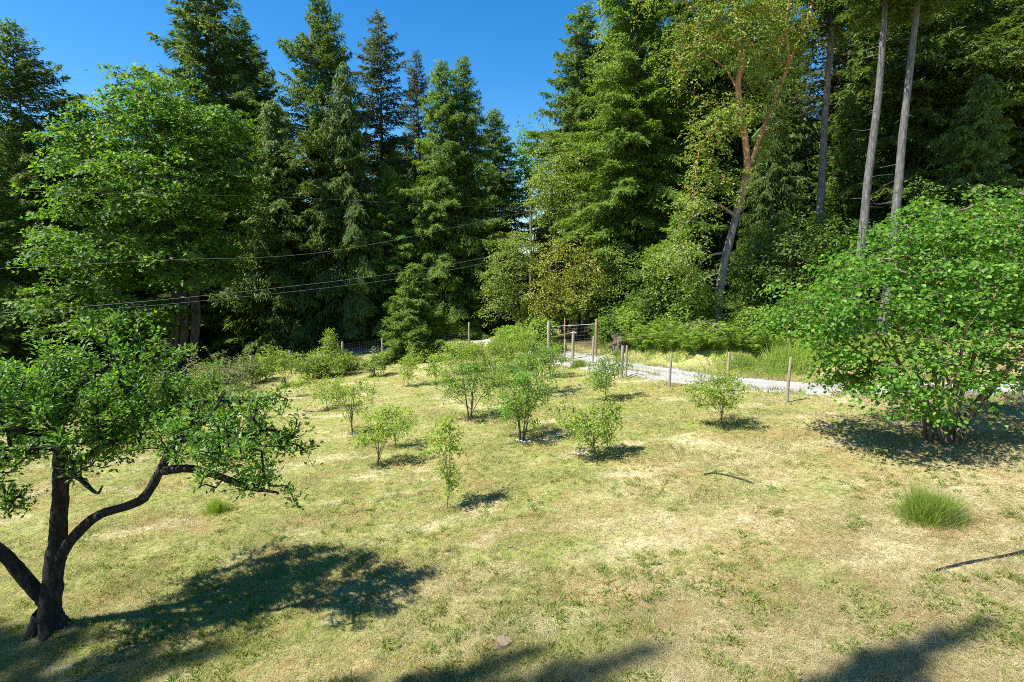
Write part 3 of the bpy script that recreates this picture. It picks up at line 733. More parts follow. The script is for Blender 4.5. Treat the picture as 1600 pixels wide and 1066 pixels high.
# ---- the orange-barked madrone
mb = np.array([*at(1122, 520, 27.5)[:2], 0]); mb[2] = height(mb[0], mb[1])
def rp(pts, base, Y, dep=None):
    return [at(px, py, Y+(0 if dep is None else dep[i]))-base for i, (px, py) in enumerate(pts)]
k = 27.5/FPX
limbs = [
 ([np.array([0, 0, -.3])]+rp([(1122, 490), (1128, 430), (1143, 365), (1160, 300), (1168, 262)], mb, 27.5), [.34, .245, .205, .19, .18, .17]),
 (rp([(1168, 266), (1165, 225), (1156, 165), (1153, 130), (1160, 92), (1152, 50), (1158, -10), (1170, -80)], mb, 27.5, [0, 0, 0, 0, 0, 0, -.3, -.5]), [.17, .155, .15, .145, .13, .11, .085, .05]),
 (rp([(1166, 268), (1182, 230), (1200, 180), (1222, 130), (1240, 80), (1262, 30), (1280, -40)], mb, 27.5, [0, 0, .2, .4, .6, .8, 1]), [.11, .095, .09, .08, .07, .06, .03]),
 (rp([(1155, 82), (1142, 70), (1120, 58), (1092, 60)], mb, 27.5, [0, -.2, -.5, -.8]), [.07, .06, .05, .03]),
 (rp([(1157, 150), (1135, 110), (1110, 90), (1080, 75)], mb, 27.5, [0, .4, .8, 1]), [.06, .05, .04, .02]),
 (rp([(1222, 130), (1232, 90), (1228, 40), (1236, -20)], mb, 27.5, [.4, .2, 0, -.2]), [.08, .07, .06, .03]),
 (rp([(1152, 340), (1120, 320), (1090, 335), (1060, 360)], mb, 27.5, [0, -.4, -.8, -1.2]), [.09, .07, .05, .02]),
 (rp([(1135, 395), (1110, 400), (1085, 420), (1070, 440)], mb, 27.5, [0, -.4, -.6, -1]), [.07, .05, .04, .02]),
 (rp([(1163, 215), (1130, 200), (1105, 215), (1085, 230)], mb, 27.5, [0, -.4, -.8, -1.2]), [.06, .05, .035, .02]),
]
E = rel_el([(1130, 40, 70, 60, 0, 2.2), (1215, 30, 60, 60, .5, 2), (1075, 90, 40, 50, 0, 1.8), (1185, 110, 35, 45, 1, 1.6), (1110, 210, 35, 50, -.6, 1.6),
            (1085, 330, 40, 45, -1, 1.6), (1065, 400, 40, 45, -1.2, 1.6), (1100, 280, 35, 40, -.6, 1.4), (1200, 220, 24, 35, .8, 1.2), (1090, -40, 90, 50, 0, 2.5), (1240, -30, 60, 50, 1, 2), (1090, 440, 30, 30, -1.2, 1.2), (1235, 90, 30, 40, 1, 1.4), (1165, 60, 50, 50, -1.2, 1.2), (1150, 180, 40, 40, -1, .8), (1215, 160, 30, 40, -.6, .9), (1140, 290, 30, 30, -1, .8), (1170, 10, 60, 40, -1, 1.4)], mb, 27.5)
PM = broadleaf(46, limbs, E, 1500, 18, .16, .09, .3, 'madrone', 'bark_fir', 'kite', .3, .55, .2, 9, (.02, .0045), .07, bark_obj=madrone_bark(7.6, 9.6), split='limbs')
thing('madrone_tree', mb, PM, 'tall forked madrone with peeling orange bark on its upper limbs', 'tree')
bush_tree('madrone_tree', 985, 515, 44, [(965, 60, 45, 70, 0, 3), (1010, 40, 50, 50, 0, 3), (950, 140, 28, 40, 0, 2.4), (990, -20, 60, 40, 0, 3)],
          'high madrone crown with small bright leaves mixed into the wood edge fir', 47, 'madrone', 'bark_dark', 460, 18, .2, .11, .45, br=.25)

# ---- understory shrubs and saplings in front of the right-hand wood
US = [
 (1020, 520, 30, [(1020, 450, 40, 60, 0, 1.8), (1045, 490, 40, 30, 0, 1.6)], 'light green understory bush beside the golden madrone shrub', 'under'),
 (1080, 535, 27.5, [(1080, 480, 40, 45, 0, 1.5), (1060, 510, 40, 22, 0, 1.4)], 'leafy understory bush at the foot of the orange-barked madrone', 'fern'),
 (1165, 520, 28, [(1165, 445, 32, 60, 0, 1.6), (1185, 400, 30, 50, .5, 1.6)], 'dark leafy bush between the madrone trunk and the hazel', 'under'),
 (1225, 525, 27, [(1225, 440, 45, 70, 0, 1.8), (1250, 380, 40, 50, .5, 1.8)], 'tall understory bush half hidden by the hazel edge', 'under'),
 (1310, 530, 27, [(1310, 420, 50, 80, 0, 2)], 'shaded bush behind the hazel, under the mottled trunk', 'under'),
 (1450, 520, 26, [(1450, 380, 70, 100, 0, 2.2)], 'shaded bush behind the hazel, under the leaning trunk', 'under'),
 (1580, 520, 25, [(1570, 380, 80, 110, 0, 2.2)], 'shaded bush behind the hazel at the picture edge', 'under'),
 (945, 520, 34, [(1000, 480, 40, 30, 0, 1.6), (960, 490, 30, 25, 0, 1.4)], 'low green bush behind the upturned stump', 'under'),
 (1000, 530, 30.5, [(995, 500, 34, 26, 0, 1.4), (1025, 505, 30, 22, 0, 1.2)], 'sunny bush right behind the root stump', 'fern'),
 (1045, 520, 29, [(1045, 440, 36, 40, 0, 1.5), (1030, 410, 24, 30, 0, 1.2)], 'tall sunny thicket between golden shrub and madrone trunk', 'shrub'),
 (1110, 545, 25.5, [(1105, 520, 34, 20, 0, 1.0)], 'low sprawling bramble in front of the madrone trunk', 'shrub_grey'),
 (1180, 540, 25.5, [(1185, 505, 36, 26, 0, 1.2), (1160, 515, 26, 18, 0, 1.0)], 'fresh green bush beside the madrone foot towards the hazel', 'fern'),
 (1270, 535, 25, [(1275, 490, 50, 36, 0, 1.5)], 'fresh green bush above the tall lush bank grass', 'under'),
 (945, 540, 30.5, [(948, 515, 14, 18, 0, .8)], 'small leafy bush between reddish gate post and root stump', 'under'),
 (790, 545, 33, [(800, 525, 24, 16, 0, 1.0)], 'sunlit bush under the green leaning madrone', 'sapling_deep'),
 (845, 545, 31, [(845, 520, 20, 22, 0, 1.0)], 'pale green bush just outside the thick gate post', 'shrub'),
 (700, 505, 52, [(690, 470, 30, 32, 0, 2), (720, 475, 26, 22, 0, 2)], 'dark roadside bush under the twin hemlocks', 'under'),
 (830, 520, 38, [(835, 490, 30, 28, 0, 1.4)], 'green roadside bush between the two madrone bushes', 'shrub'),
]
for i, (px, py, Y, L, lab, mt) in enumerate(US):
    bush_tree('understory_bush', px, py, Y, L, lab, 60+i, mt, 'bark_dark', 260, 16, .17, .11, .36, 'bush', 'bushes along the wood edge', 3, .05, parts=('stem', 'foliage'))

# shaded undergrowth of the woods: one uncountable mass
def undergrowth():
    rng = np.random.default_rng(77); g = Geo()
    pts = []
    for _ in range(60000):
        x = rng.uniform(-48, 46); y = rng.uniform(22, 78)
        up = y-np.interp(x, DRIVE_X, DRIVE_U)
        ok = (x > 7 and up > 4.0) or (y > 58) or (x < -3 and y > np.interp(x, [-60, -28, -18, -11, -6, -2], [36.5, 41, 43.5, 46.5, 50.5, 56]))
        if ok and vnoise(x*.35, y*.35, 12) > .38: pts.append((x, y))
        if len(pts) > 3000: break
    P = np.array(pts); z = height(P[:, 0], P[:, 1])
    hh = .5+2.2*vnoise(P[:, 0]*.3, P[:, 1]*.3, 14)*rng.random(len(P))
    k = 16
    C = np.repeat(np.c_[P, z], k, 0)+np.c_[rng.normal(0, .5, (len(P)*k, 2)), rng.random(len(P)*k)*np.repeat(hh, k)]
    n = len(C)
    leaves(g, C, rdir(rng, n)*np.array([1, 1, .4]), unit(np.array([0, 0, 1.])+rng.normal(0, .5, (n, 3))), rng.uniform(.18, .42, n), rng.uniform(.10, .2, n), rng, 'kite')
    o = obj('undergrowth', g.mesh('undergrowth', M['under'])); tag(o, 'shaded leafy undergrowth covering the forest floor', 'undergrowth', kind='stuff')
undergrowth()

# ================================================================== hazel
hb = ground(1478, 688)
HY = hb[1]
E = rel_el([(1500, 420, 150, 95, .3, 2.4), (1395, 470, 120, 85, 0, 2.0), (1285, 480, 85, 58, .2, 1.4), (1400, 565, 105, 50, -.9, 1.4), (1570, 510, 120, 95, -.3, 2.2),
            (1630, 400, 120, 90, .5, 2.2), (1450, 620, 70, 30, -1.3, .9), (1335, 575, 50, 38, -.3, 1.0), (1560, 340, 90, 50, .6, 1.8), (1440, 355, 80, 45, .6, 1.6), (1320, 420, 60, 35, .6, 1.2), (1690, 540, 90, 80, 0, 1.8), (1540, 590, 60, 25, -1.0, .8), (1370, 590, 60, 38, -.6, .9), (1265, 500, 50, 36, .2, 1.0), (1420, 628, 50, 28, -1.1, .6)], hb, HY)
rng = np.random.default_rng(51); limbs = []
for kk in range(17):
    a = kk/17*6.28+rng.normal(0, .2); r0 = rng.uniform(.08, .42); b0 = np.array([math.cos(a)*r0, math.sin(a)*r0*.8, -.08])
    t, _ = in_ellipsoids(rng, E, 1, .3); t = t[0]
    if kk % 3 == 0: t = np.array([math.cos(a)*2.2, math.sin(a)*1.6, rng.uniform(2.6, 3.6)])
    m = b0*.45+t*.4+np.array([0, 0, .35]); rr = rng.uniform(.035, .07)
    limbs.append(([b0, b0*.75+m*.25+np.array([0, 0, .25]), m, t], [rr, rr*.85, rr*.65, .012]))
HAZ = broadleaf(52, limbs, E, 980, 27, .092, .085, .28, 'hazel', 'bark_hazel', 'round', .42, .72, .42, 6, (.014, .004), .05, .17, split='stems')
thing('hazel_tree', hb, HAZ, 'wide many-stemmed hazel with large round leaves beside the driveway', 'tree')

# ================================================================== old fruit tree
ab = ground(76, 985); AY = ab[1]
def ap(pts, dep): return [at(px, py, AY+d)-ab for (px, py), d in zip(pts, dep)]
limbs = [
 ([np.array([-.02, 0, -.15])]+ap([(78, 955), (84, 900), (90, 840), (94, 780), (95, 720), (88, 650), (78, 595)], [0, 0, 0, .02, .05, .1, .2]), [.20, .135, .12, .11, .095, .088, .065, .03]),
 (ap([(72, 940), (48, 915), (12, 872), (-40, 830), (-110, 770)], [0, -.05, -.15, -.3, -.5]), [.095, .088, .08, .07, .05]),
 (ap([(90, 880), (110, 845), (150, 808), (200, 790), (225, 778), (245, 745), (262, 712), (278, 690), (310, 668), (335, 640), (352, 612)], [0, -.1, -.2, -.3, -.3, -.3, -.25, -.2, -.1, 0, .1]), [.075, .068, .062, .058, .058, .054, .05, .044, .034, .022, .009]),
 (ap([(255, 735), (300, 733), (345, 745), (390, 762), (435, 770)], [-.3, -.35, -.4, -.5, -.55]), [.06, .05, .045, .035, .012]),
 (ap([(278, 690), (320, 688), (370, 680), (420, 672), (465, 684)], [-.2, -.1, 0, .1, .15]), [.045, .04, .03, .022, .01]),
 (ap([(92, 660), (120, 610), (160, 580), (195, 560), (215, 520), (218, 500)], [.1, .3, .5, .6, .6, .6]), [.08, .06, .045, .035, .02, .008]),
 (ap([(94, 760), (130, 720), (170, 690), (210, 668), (250, 650)], [0, .3, .5, .7, .8]), [.07, .055, .045, .035, .012]),
 (ap([(88, 660), (60, 620), (30, 600), (-10, 590)], [.1, -.1, -.2, -.3]), [.07, .055, .04, .015]),
 (ap([(92, 700), (60, 680), (25, 670), (-20, 650)], [0, -.4, -.7, -.9]), [.06, .045, .035, .012]),
 (ap([(94, 740), (120, 745), (150, 770), (160, 760)], [0, -.3, -.6, -.7]), [.045, .035, .02, .01]),
 (ap([(195, 560), (235, 545), (270, 540)], [.6, .6, .6]), [.03, .02, .008]),
]
for a_, l_ in ((.4, .42), (1.7, .34), (2.9, .45), (4.1, .38), (5.3, .5)):
    d_ = np.array([math.cos(a_), math.sin(a_), 0]); limbs.append(([d_*.06+np.array([0, 0, .28]), d_*.17+np.array([0, 0, .06]), d_*l_+np.array([0, 0, -.07])], [.11, .085, .03]))
E = rel_el([(40, 630, 85, 50, .1, 1.1), (140, 630, 80, 48, .2, 1.1), (205, 590, 50, 34, .6, .7), (225, 650, 80, 45, .6, 1.0), (290, 650, 62, 36, .2, .8), (350, 670, 62, 42, .1, .8), (395, 690, 60, 62, 0, .8),
            (440, 685, 46, 16, .1, .35), (415, 750, 52, 24, -.3, .5), (30, 605, 55, 30, -.3, .7), (20, 720, 32, 36, -.7, .5), (-50, 680, 60, 90, -.4, 1.0), (15, 795, 28, 25, -.6, .4),
            (110, 690, 75, 40, -.4, .7), (345, 735, 40, 14, -.3, .5), (390, 630, 34, 18, .1, .4), (90, 570, 40, 18, .4, .5), (250, 556, 34, 16, .6, .4), (200, 695, 55, 34, .3, .7), (300, 700, 40, 26, -.2, .5), (460, 700, 28, 12, .1, .3), (180, 545, 16, 20, .5, .3)], ab, AY)
spire = np.array([at(212+random.Random(i).uniform(-6, 6), 575-i*7, AY+.6)-ab for i in range(11)])
rng = np.random.default_rng(61)
sb_, sn_ = in_ellipsoids(rng, E, 260, .6)
sh = []
for q, nq in zip(sb_, sn_):
    d = unit(np.array([0, 0, rng.uniform(.4, 1.2)])+nq*rng.uniform(.2, 1.0)+rng.normal(0, .25, 3)); l = rng.uniform(.12, .42)
    for t in np.arange(0, l, .055): sh.append(q+d*t)
spire = np.vstack([spire, np.array(sh)])
E[:, 5] *= .82
APP = broadleaf(61, limbs, E, 760, 11, .08, .038, .078, 'apple', 'bark_dark', 'kite', .25, .5, -.25, 10, (.011, .004), .13, .6, extra=spire, cup=.12, path_n=6, split='limbs')
thing('fruit_tree', ab, APP, 'old gnarled dark-barked fruit tree with one long limb reaching over the lawn', 'tree')

# ================================================================== young orchard trees
# base px, base py, crown ellipsoids (px, py, rx, ry, dy, rd), leaf material, clumps, label
ORCH = [
 (697, 795, [(697, 665, 11, 16, 0, .14), (695, 695, 18, 16, 0, .2), (698, 735, 20, 18, 0, .22), (702, 765, 16, 8, 0, .18)], 'sapling', 70, 'tall narrow sapling closest to the house, leaves all along its stem', 1, .014),
 (590, 728, [(590, 680, 32, 13, 0, .45), (605, 668, 36, 12, .2, .4), (572, 690, 16, 8, 0, .3)], 'sapling', 100, 'umbrella-shaped sapling on a thin straight stem behind the narrow one', 1, .022),
 (618, 700, [(622, 655, 26, 14, 0, .4), (600, 648, 18, 10, 0, .3)], 'sapling', 70, 'pale open sapling behind the umbrella-shaped one', 1, .02),
 (551, 679, [(548, 628, 42, 20, 0, .6), (560, 612, 28, 14, 0, .5), (525, 615, 20, 12, 0, .4)], 'sapling', 120, 'wide airy sapling with a bare lower stem beside the leaning stake', 1, .028),
 (512, 641, [(510, 612, 26, 18, 0, .5), (495, 602, 16, 8, 0, .3)], 'sapling', 70, 'small sapling right by the leaning stake', 1, .02),
 (930, 716, [(930, 662, 40, 24, 0, .6), (905, 660, 32, 14, 0, .5), (950, 648, 26, 16, 0, .4), (925, 685, 26, 10, 0, .4)], 'sapling', 200, 'spreading sapling with a short crooked stem nearest the middle of the lawn', 1, .032),
 (815, 690, [(820, 625, 42, 38, 0, .8), (800, 640, 34, 24, 0, .7), (840, 605, 26, 28, 0, .6), (800, 600, 22, 22, 0, .5)], 'sapling_deep', 300, 'tall many-stemmed orchard tree with a pale stick lying at its foot', 4, .03),
 (735, 656, [(735, 600, 40, 26, 0, .8), (710, 608, 28, 22, 0, .6), (755, 590, 28, 26, 0, .6), (735, 575, 22, 16, 0, .5)], 'sapling_deep', 280, 'dense rounded orchard tree with a short trunk beside the many-stemmed one', 3, .035),
 (945, 626, [(940, 585, 24, 24, 0, .6), (955, 575, 20, 20, 0, .5), (935, 600, 20, 12, 0, .5)], 'sapling_deep', 170, 'compact orchard tree standing near the driveway gate posts', 1, .03),
 (1125, 668, [(1130, 608, 30, 20, 0, .6), (1095, 612, 30, 12, 0, .4), (1120, 628, 30, 12, 0, .5), (1142, 595, 16, 10, 0, .3)], 'sapling', 190, 'lone sapling in front of the driveway fence', 1, .03),
 (637, 604, [(636, 575, 14, 16, 0, .5), (640, 565, 9, 10, 0, .3)], 'sapling', 60, 'tiny sapling alone on the lawn before the cone-shaped conifer', 1, .02),
 (585, 588, [(585, 572, 20, 13, 0, .7), (590, 562, 12, 8, 0, .4)], 'shrub', 110, 'small round bush alone by the far fence', 4, .02),
 (445, 604, [(442, 572, 26, 16, 0, .8), (430, 562, 18, 12, 0, .6)], 'sapling', 130, 'yellow-green young tree at the corner of the shrub row', 1, .03),
 (466, 620, [(468, 602, 12, 9, 0, .3)], 'sapling', 24, 'knee-high seedling on the lawn before the shrub row', 1, .012),
 (843, 616, [(838, 572, 28, 26, 0, .9), (850, 555, 20, 18, 0, .7), (820, 580, 22, 18, 0, .7)], 'sapling_deep', 230, 'orchard tree casting its shade behind the many-stemmed one', 2, .04),
 (772, 604, [(770, 572, 30, 22, 0, .9), (765, 555, 20, 14, 0, .6), (790, 580, 18, 14, 0, .6)], 'sapling', 190, 'light orchard tree with a pale leaning trunk beyond the rounded one', 2, .035),
 (822, 560, [(822, 538, 26, 16, 0, .9), (805, 530, 20, 12, 0, .8)], 'sapling', 160, 'farthest light green orchard tree, just before the gate', 3, .03),
 (790, 578, [(795, 552, 26, 18, 0, .9), (780, 545, 18, 12, 0, .7)], 'sapling', 150, 'bushy orchard tree between the pale leaning one and the gate', 3, .03),
 (722, 585, [(715, 560, 26, 16, 0, .9), (735, 552, 18, 14, 0, .7)], 'sapling', 150, 'orchard tree just beyond the dense rounded one, before the broad shrub', 2, .03),
 (680, 600, [(682, 575, 18, 14, 0, .6), (672, 568, 12, 10, 0, .4)], 'sapling', 80, 'thin orchard tree between the tiny sapling and the rounded one', 1, .022),
 (862, 590, [(858, 562, 18, 14, 0, .6)], 'sapling', 90, 'orchard tree last in line towards the gate stop post', 2, .025),
 (885, 548, [(862, 545, 14, 10, 0, .5)], 'shrub', 60, 'small pale bush at the foot of the thick gate post', 3, .02),
]
for i, (px, py, L, lm, nc, lab, stems, br) in enumerate(ORCH):
    b = ground(px, py); sc = b[1]/12.0; far = max(1.0, b[1]/18)
    if i: L = [(a_, b_-2, c_*1.2, d_*1.2, e_, f_*1.15) for (a_, b_, c_, d_, e_, f_) in L]
    bush_tree('orchard_tree' if 'bush' not in lab else 'bush', px, py, None, L, lab, 100+i, lm, 'bark_young', int(nc*.8), 9, .075*far, .045*far, .095*sc**.6, 'tree' if 'bush' not in lab else 'bush',
              'young trees of the orchard' if 'bush' not in lab else None, stems, br, n_l=7, inner=.2, up=.45, tw=(.007, .003), base=b, shoots=int(nc*.16), parts=('trunk', 'crown') if 'bush' not in lab else ('stem', 'foliage'))

# ---- shrub row along the far side of the lawn
ROW = [
 (255, 640, [(255, 612, 40, 24, 0, 1.2), (225, 605, 34, 26, 0, 1.2)], 'shrub', 'dark green leafy shrub of the row, half behind the fruit tree'),
 (180, 650, [(175, 612, 45, 30, 0, 1.4), (120, 615, 50, 32, 0, 1.5)], 'shrub', 'shrub of the row wholly behind the fruit tree crown'),
 (345, 612, [(345, 580, 48, 26, 0, 1.4), (320, 592, 34, 18, 0, 1.2), (372, 588, 28, 20, 0, 1.2)], 'shrub_grey', 'greyish rounded shrub in the middle of the row'),
 (300, 632, [(300, 608, 32, 18, 0, 1.1)], 'shrub', 'low yellow-green shrub between the dark and the greyish shrub'),
 (400, 598, [(402, 578, 22, 17, 0, 1.0)], 'shrub', 'short shrub between the greyish shrub and the corner tree'),
 (480, 590, [(478, 572, 24, 16, 0, 1.0), (500, 575, 22, 14, 0, 1.0)], 'shrub', 'low spreading shrub at the foot of the spire-tipped one'),
 (545, 578, [(546, 566, 18, 10, 0, .8)], 'shrub_grey', 'small greyish shrub at the end of the row beside the road'),
 (700, 562, [(715, 545, 32, 16, 0, 1.2), (690, 548, 26, 14, 0, 1.2), (740, 550, 16, 14, 0, .9)], 'shrub', 'broad light green shrub below the road fence post'),
 (660, 566, [(658, 548, 16, 16, 0, .9)], 'shrub', 'upright yellow-green shrub at the foot of the cone-shaped conifer'),
 (770, 553, [(778, 540, 18, 11, 0, .9)], 'shrub', 'pale shrub between the road and the farthest orchard tree'),
]
for i, (px, py, L, lm, lab) in enumerate(ROW):
    b = ground(px, py)
    if px < 520: L = [(a_, b_-3, c_*1.3, d_*1.2, e_, f_*1.2) for (a_, b_, c_, d_, e_, f_) in L]
    bush_tree('shrub', px, py, None, L, lab, 140+i, lm, 'bark_young', 230, 12, .13, .07, .2, 'shrub', 'shrubs along the edge of the lawn', 4, .025, n_l=6, inner=.25, up=.5, base=b, parts=('stem', 'foliage'))
bush_tree('bush', 512, 588, None, [(512, 560, 34, 20, 0, 1.2), (500, 568, 36, 14, 0, 1.2), (516, 535, 14, 16, 0, .6), (515, 522, 5, 10, 0, .3), (535, 562, 22, 14, 0, 1.0)],
          'bright green bush with a spire tip at the end of the shrub row', 171, 'sapling', 'bark_young', 420, 12, .13, .06, .2, 'bush', None, 4, .03, n_l=7, inner=.2, up=.3, parts=('stem', 'foliage'))
b = ground(652, 560); hh = (at(652, 412, b[1])[2]-b[2])/6.2
thing('young_conifer', b, YOUNG, 'cone-shaped sunlit young conifer beside the road', 'tree', s=(hh*1.2, hh*1.2, hh))

# ================================================================== fences, gate, pole, wires
def post_mesh(h, r, mat, seed, square=False, lean=0):
    rng = np.random.default_rng(seed); g = Geo()
    P = np.array([[0, 0, -.3], [lean*.2, 0, h*.3], [lean*.6, 0, h*.7], [lean, 0, h-.02], [lean, 0, h]])
    if square:
        P4 = P; tube(g, P4, np.array([r, r, r*.98, r*.98, r*.9])*1.2, 4, .02, rng)
    else:
        tube(g, P, [r*1.05, r, r*.97, r*.95, r*.8], 9, .05, rng)
    return g.mesh('post', M[mat])

def wire_run(g, A, B, heights, step, rad=.0017):
    """netting between two posts: horizontal strands and upright stays"""
    A = np.asarray(A); B = np.asarray(B)
    n = len(heights); a = np.repeat(A[None], n, 0); b = np.repeat(B[None], n, 0)
    a = a+np.c_[np.zeros((n, 2)), heights]; b = b+np.c_[np.zeros((n, 2)), heights]
    m = (a+b)/2; m[:, 2] -= .012
    twigs(g, a, m, b, rad, rad)
    k = max(2, int(np.linalg.norm(B-A)/step)); t = np.linspace(0, 1, k)[:, None]
    p = A+(B-A)*t
    lo = p+np.array([0, 0, heights[0]]); hi = p+np.array([0, 0, heights[-1]])
    twigs(g, lo, (lo+hi)/2, hi, rad*.8, rad*.8)

def fence(name, posts, label, wires=True):
    """posts: (point, height, radius, material, lean)"""
    o = posts[0][0]; e = empty(name, o); tag(e, label, 'fence')
    for i, (p, h, r, mt, ln) in enumerate(posts):
        obj('post', post_mesh(h, r, mt, i+int(h*100), False, ln), e, [float(q) for q in np.asarray(p)-o])
    if wires:
        g = Geo()
        for (p, h, *_), (q, h2, *_) in zip(posts[:-1], posts[1:]):
            hm = min(h, h2)-.08
            wire_run(g, np.asarray(p)-o, np.asarray(q)-o, np.linspace(.06, hm, 9), .16)
        obj('wire_netting', g.mesh('wire_netting', M['wire']), e)
    return e
FP = [(978, 592, 540), (1046, 605, 553), (1136, 619, 549), (1229, 629, 558), (1391, 640, 560), (1592, 634, 572), (1800, 632, 560)]
pl = []
for i, (px, py, ty) in enumerate(FP):
    b = ground(px, py); h = min(1.5, max(1.15, at(px, ty, b[1])[2]-b[2]))
    pl.append((b, h, .045, 'post_wood', [.0, .02, -.01, .035, 0, .01, 0][i]))
fence('wire_fence', pl, 'wire netting fence on slim grey posts between lawn and driveway')
FP = [(882, 566, 531), (926, 568, 525), (978, 592, 540)]
pl2 = []
for i, (px, py, ty) in enumerate(FP[:2]):
    b = ground(px, py); pl2.append((b, at(px, ty, b[1])[2]-b[2], .05, 'post_wood', .02))
pl2.append((pl[0][0]+np.array([-.12, .25, 0]), 1.35, .06, 'post_wood', .0))
fence('wire_fence', pl2, 'short wire fence closing the gap between the gate and the driveway fence')
FL = [(733, 540, 502), (598, 556, 528), (536, 566, 534), (455, 585, 548), (395, 600, 556), (290, 612, 560)]
pl3 = []
for i, (px, py, ty) in enumerate(FL):
    b = ground(px, py); pl3.append((b, min(1.7, at(px, ty, b[1])[2]-b[2]), .07, 'post_wood', .01*(-1)**i))
fence('wire_fence', pl3, 'roadside wire fence with weathered posts behind the shrub row')

# gate at the end of the drive
gA = ground(857, 558); gB = ground(931, 556); gM = ground(882, 552)
e = empty('driveway_gate', gA); tag(e, 'wire gate between a thick grey post and a reddish post across the drive', 'gate')
def zt(p, py): return at(0, py, p[1])[2]-p[2]
for p, h, r, mt in ((gA, zt(gA, 503), .085, 'post_wood'), (gB, zt(gB, 499), .065, 'post_red'), (gM, zt(gM, 497), .04, 'post_red')):
    obj('gate_post', post_mesh(h, r, mt, int(h*77), True), e, [float(q) for q in p-gA])
g = Geo(); hA = 1.75
wire_run(g, np.zeros(3)+np.array([.2, 0, 0]), gB-gA-np.array([.2, 0, 0]), np.linspace(.15, 1.55, 8), .2, .0017)
obj('wire_netting', g.mesh('wire_netting', M['wire']), e)
for zz in (1.72, .12):
    g = Geo(); q = gB-gA
    tube(g, [np.array([.12, 0, zz]), q*.5+np.array([0, 0, zz-.01]), q+np.array([-.1, 0, zz])], [.014]*3, 6)
    obj('gate_rail', g.mesh('gate_rail', M['wire']), e)
p = ground(895, 562)
e2 = thing('gate_stop_post', p, [('post', post_mesh(zt(p, 521), .065, 'post_wood', 9, True)), ], 'short thick post with a pale cap standing before the wire gate', 'post')
g = Geo(); hz = zt(p, 521)
tube(g, [[-.13, 0, hz+.01], [0, 0, hz+.05], [.16, .02, hz+.03]], [.035, .05, .03], 7, .1, np.random.default_rng(3))
obj('post_cap', g.mesh('post_cap', M['stick']), e2)

# utility pole and lines
ub = np.array([*at(829, 500, 38.5)[:2], 0]); ub[2] = height(ub[0], ub[1]); ut = at(829, 322, 38.5)[2]-ub[2]
g = Geo(); tube(g, [[0, 0, -.4], [0, 0, ut*.5], [0, 0, ut]], [.11, .10, .085], 10)
e = thing('utility_pole', ub, [('pole', g.mesh('pole', M['pole_wood']))], 'grey wooden utility pole rising behind the green madrone bush', 'pole')
g = Geo(); tube(g, [[-.45, 0, ut-.35], [0, -.12, ut-.33], [.45, 0, ut-.35]], [.05]*3, 5); obj('crossarm', g.mesh('crossarm', M['pole_wood']), e)
for sx in (-.4, .4):
    g = Geo(); tube(g, [[sx, 0, ut-.30], [sx, 0, ut-.22], [sx, 0, ut-.14]], [.03, .045, .02], 7); obj('insulator', g.mesh('insulator', M['wire']), e)
WIRES = [
 ([(829, 330, 38.5), (520, 392, 32), (250, 407, 28), (-90, 424, 25)], 'power line sagging across the wood at mid height, single strand', .007),
 ([(829, 388, 38.5), (640, 424, 33.5), (320, 462, 28), (-90, 497, 24)], 'upper strand of the close pair of lines before the wood', .009),
 ([(829, 396, 38.5), (640, 433, 33.5), (320, 470, 28), (-90, 503, 24)], 'lower strand of the close pair of lines before the wood', .007),
 ([(829, 328, 38.6), (460, 309, 32), (250, 304, 29), (-90, 296, 26)], 'highest faint line crossing in front of the maple', .004),
 ([(829, 326, 38.5), (1000, 330, 36), (1300, 334, 33), (1700, 330, 29)], 'faint line running from the pole towards the trunks', .004),
]
for L, lab, r in WIRES:
    P, rr = smooth_path([at(*q) for q in L], [r]*len(L), 8)
    g = Geo(); tube(g, P-P[0], rr, 5, 0, None, False); o = obj('power_line', g.mesh('power_line', M['cable']), None, P[0]); tag(o, lab, 'power line', 'overhead lines')

# ================================================================== small things on the lawn
def stump(px, py, rad, h, label):
    b = ground(px, py); rng = np.random.default_rng(8)
    g = Geo(); s = 18
    a = np.arange(s)/s*6.28; rr = rad*(1+.12*np.sin(3*a+1)+.06*rng.normal(size=s))
    rings = [np.c_[np.cos(a)*rr*f, np.sin(a)*rr*f, np.full(s, z)] for f, z in ((1.35, -.05), (1.12, h*.35), (1.0, h*.9), (.97, h))]
    V = np.concatenate(rings); i = np.arange(3)[:, None]*s; j = np.arange(s)[None]
    F = np.stack([i+j, i+(j+1) % s, i+s+(j+1) % s, i+s+j], -1).reshape(-1, 4); g.add(V, F, .5, True)
    e = empty('tree_stump', b); tag(e, label, 'stump'); obj('bark', g.mesh('bark', M['deadwood']), e)
    g = Geo(); top = np.c_[np.cos(a)*rr*.97, np.sin(a)*rr*.97, h+.006*rng.normal(size=s)]
    inn = np.c_[np.cos(a)*rr*.5, np.sin(a)*rr*.5, np.full(s, h+.008)]
    V = np.vstack([top, inn, [[0, 0, h+.004]]])
    g.add(V, [[q, (q+1) % s, s+(q+1) % s, s+q] for q in range(s)], .5); g.add(V, [[s+q, s+(q+1) % s, 2*s] for q in range(s)], .5)
    obj('cut_face', g.mesh('cut_face', M['stump_top']), e)
stump(789, 1006, .10, .055, 'small sawn-off stump in the grass at the picture bottom')

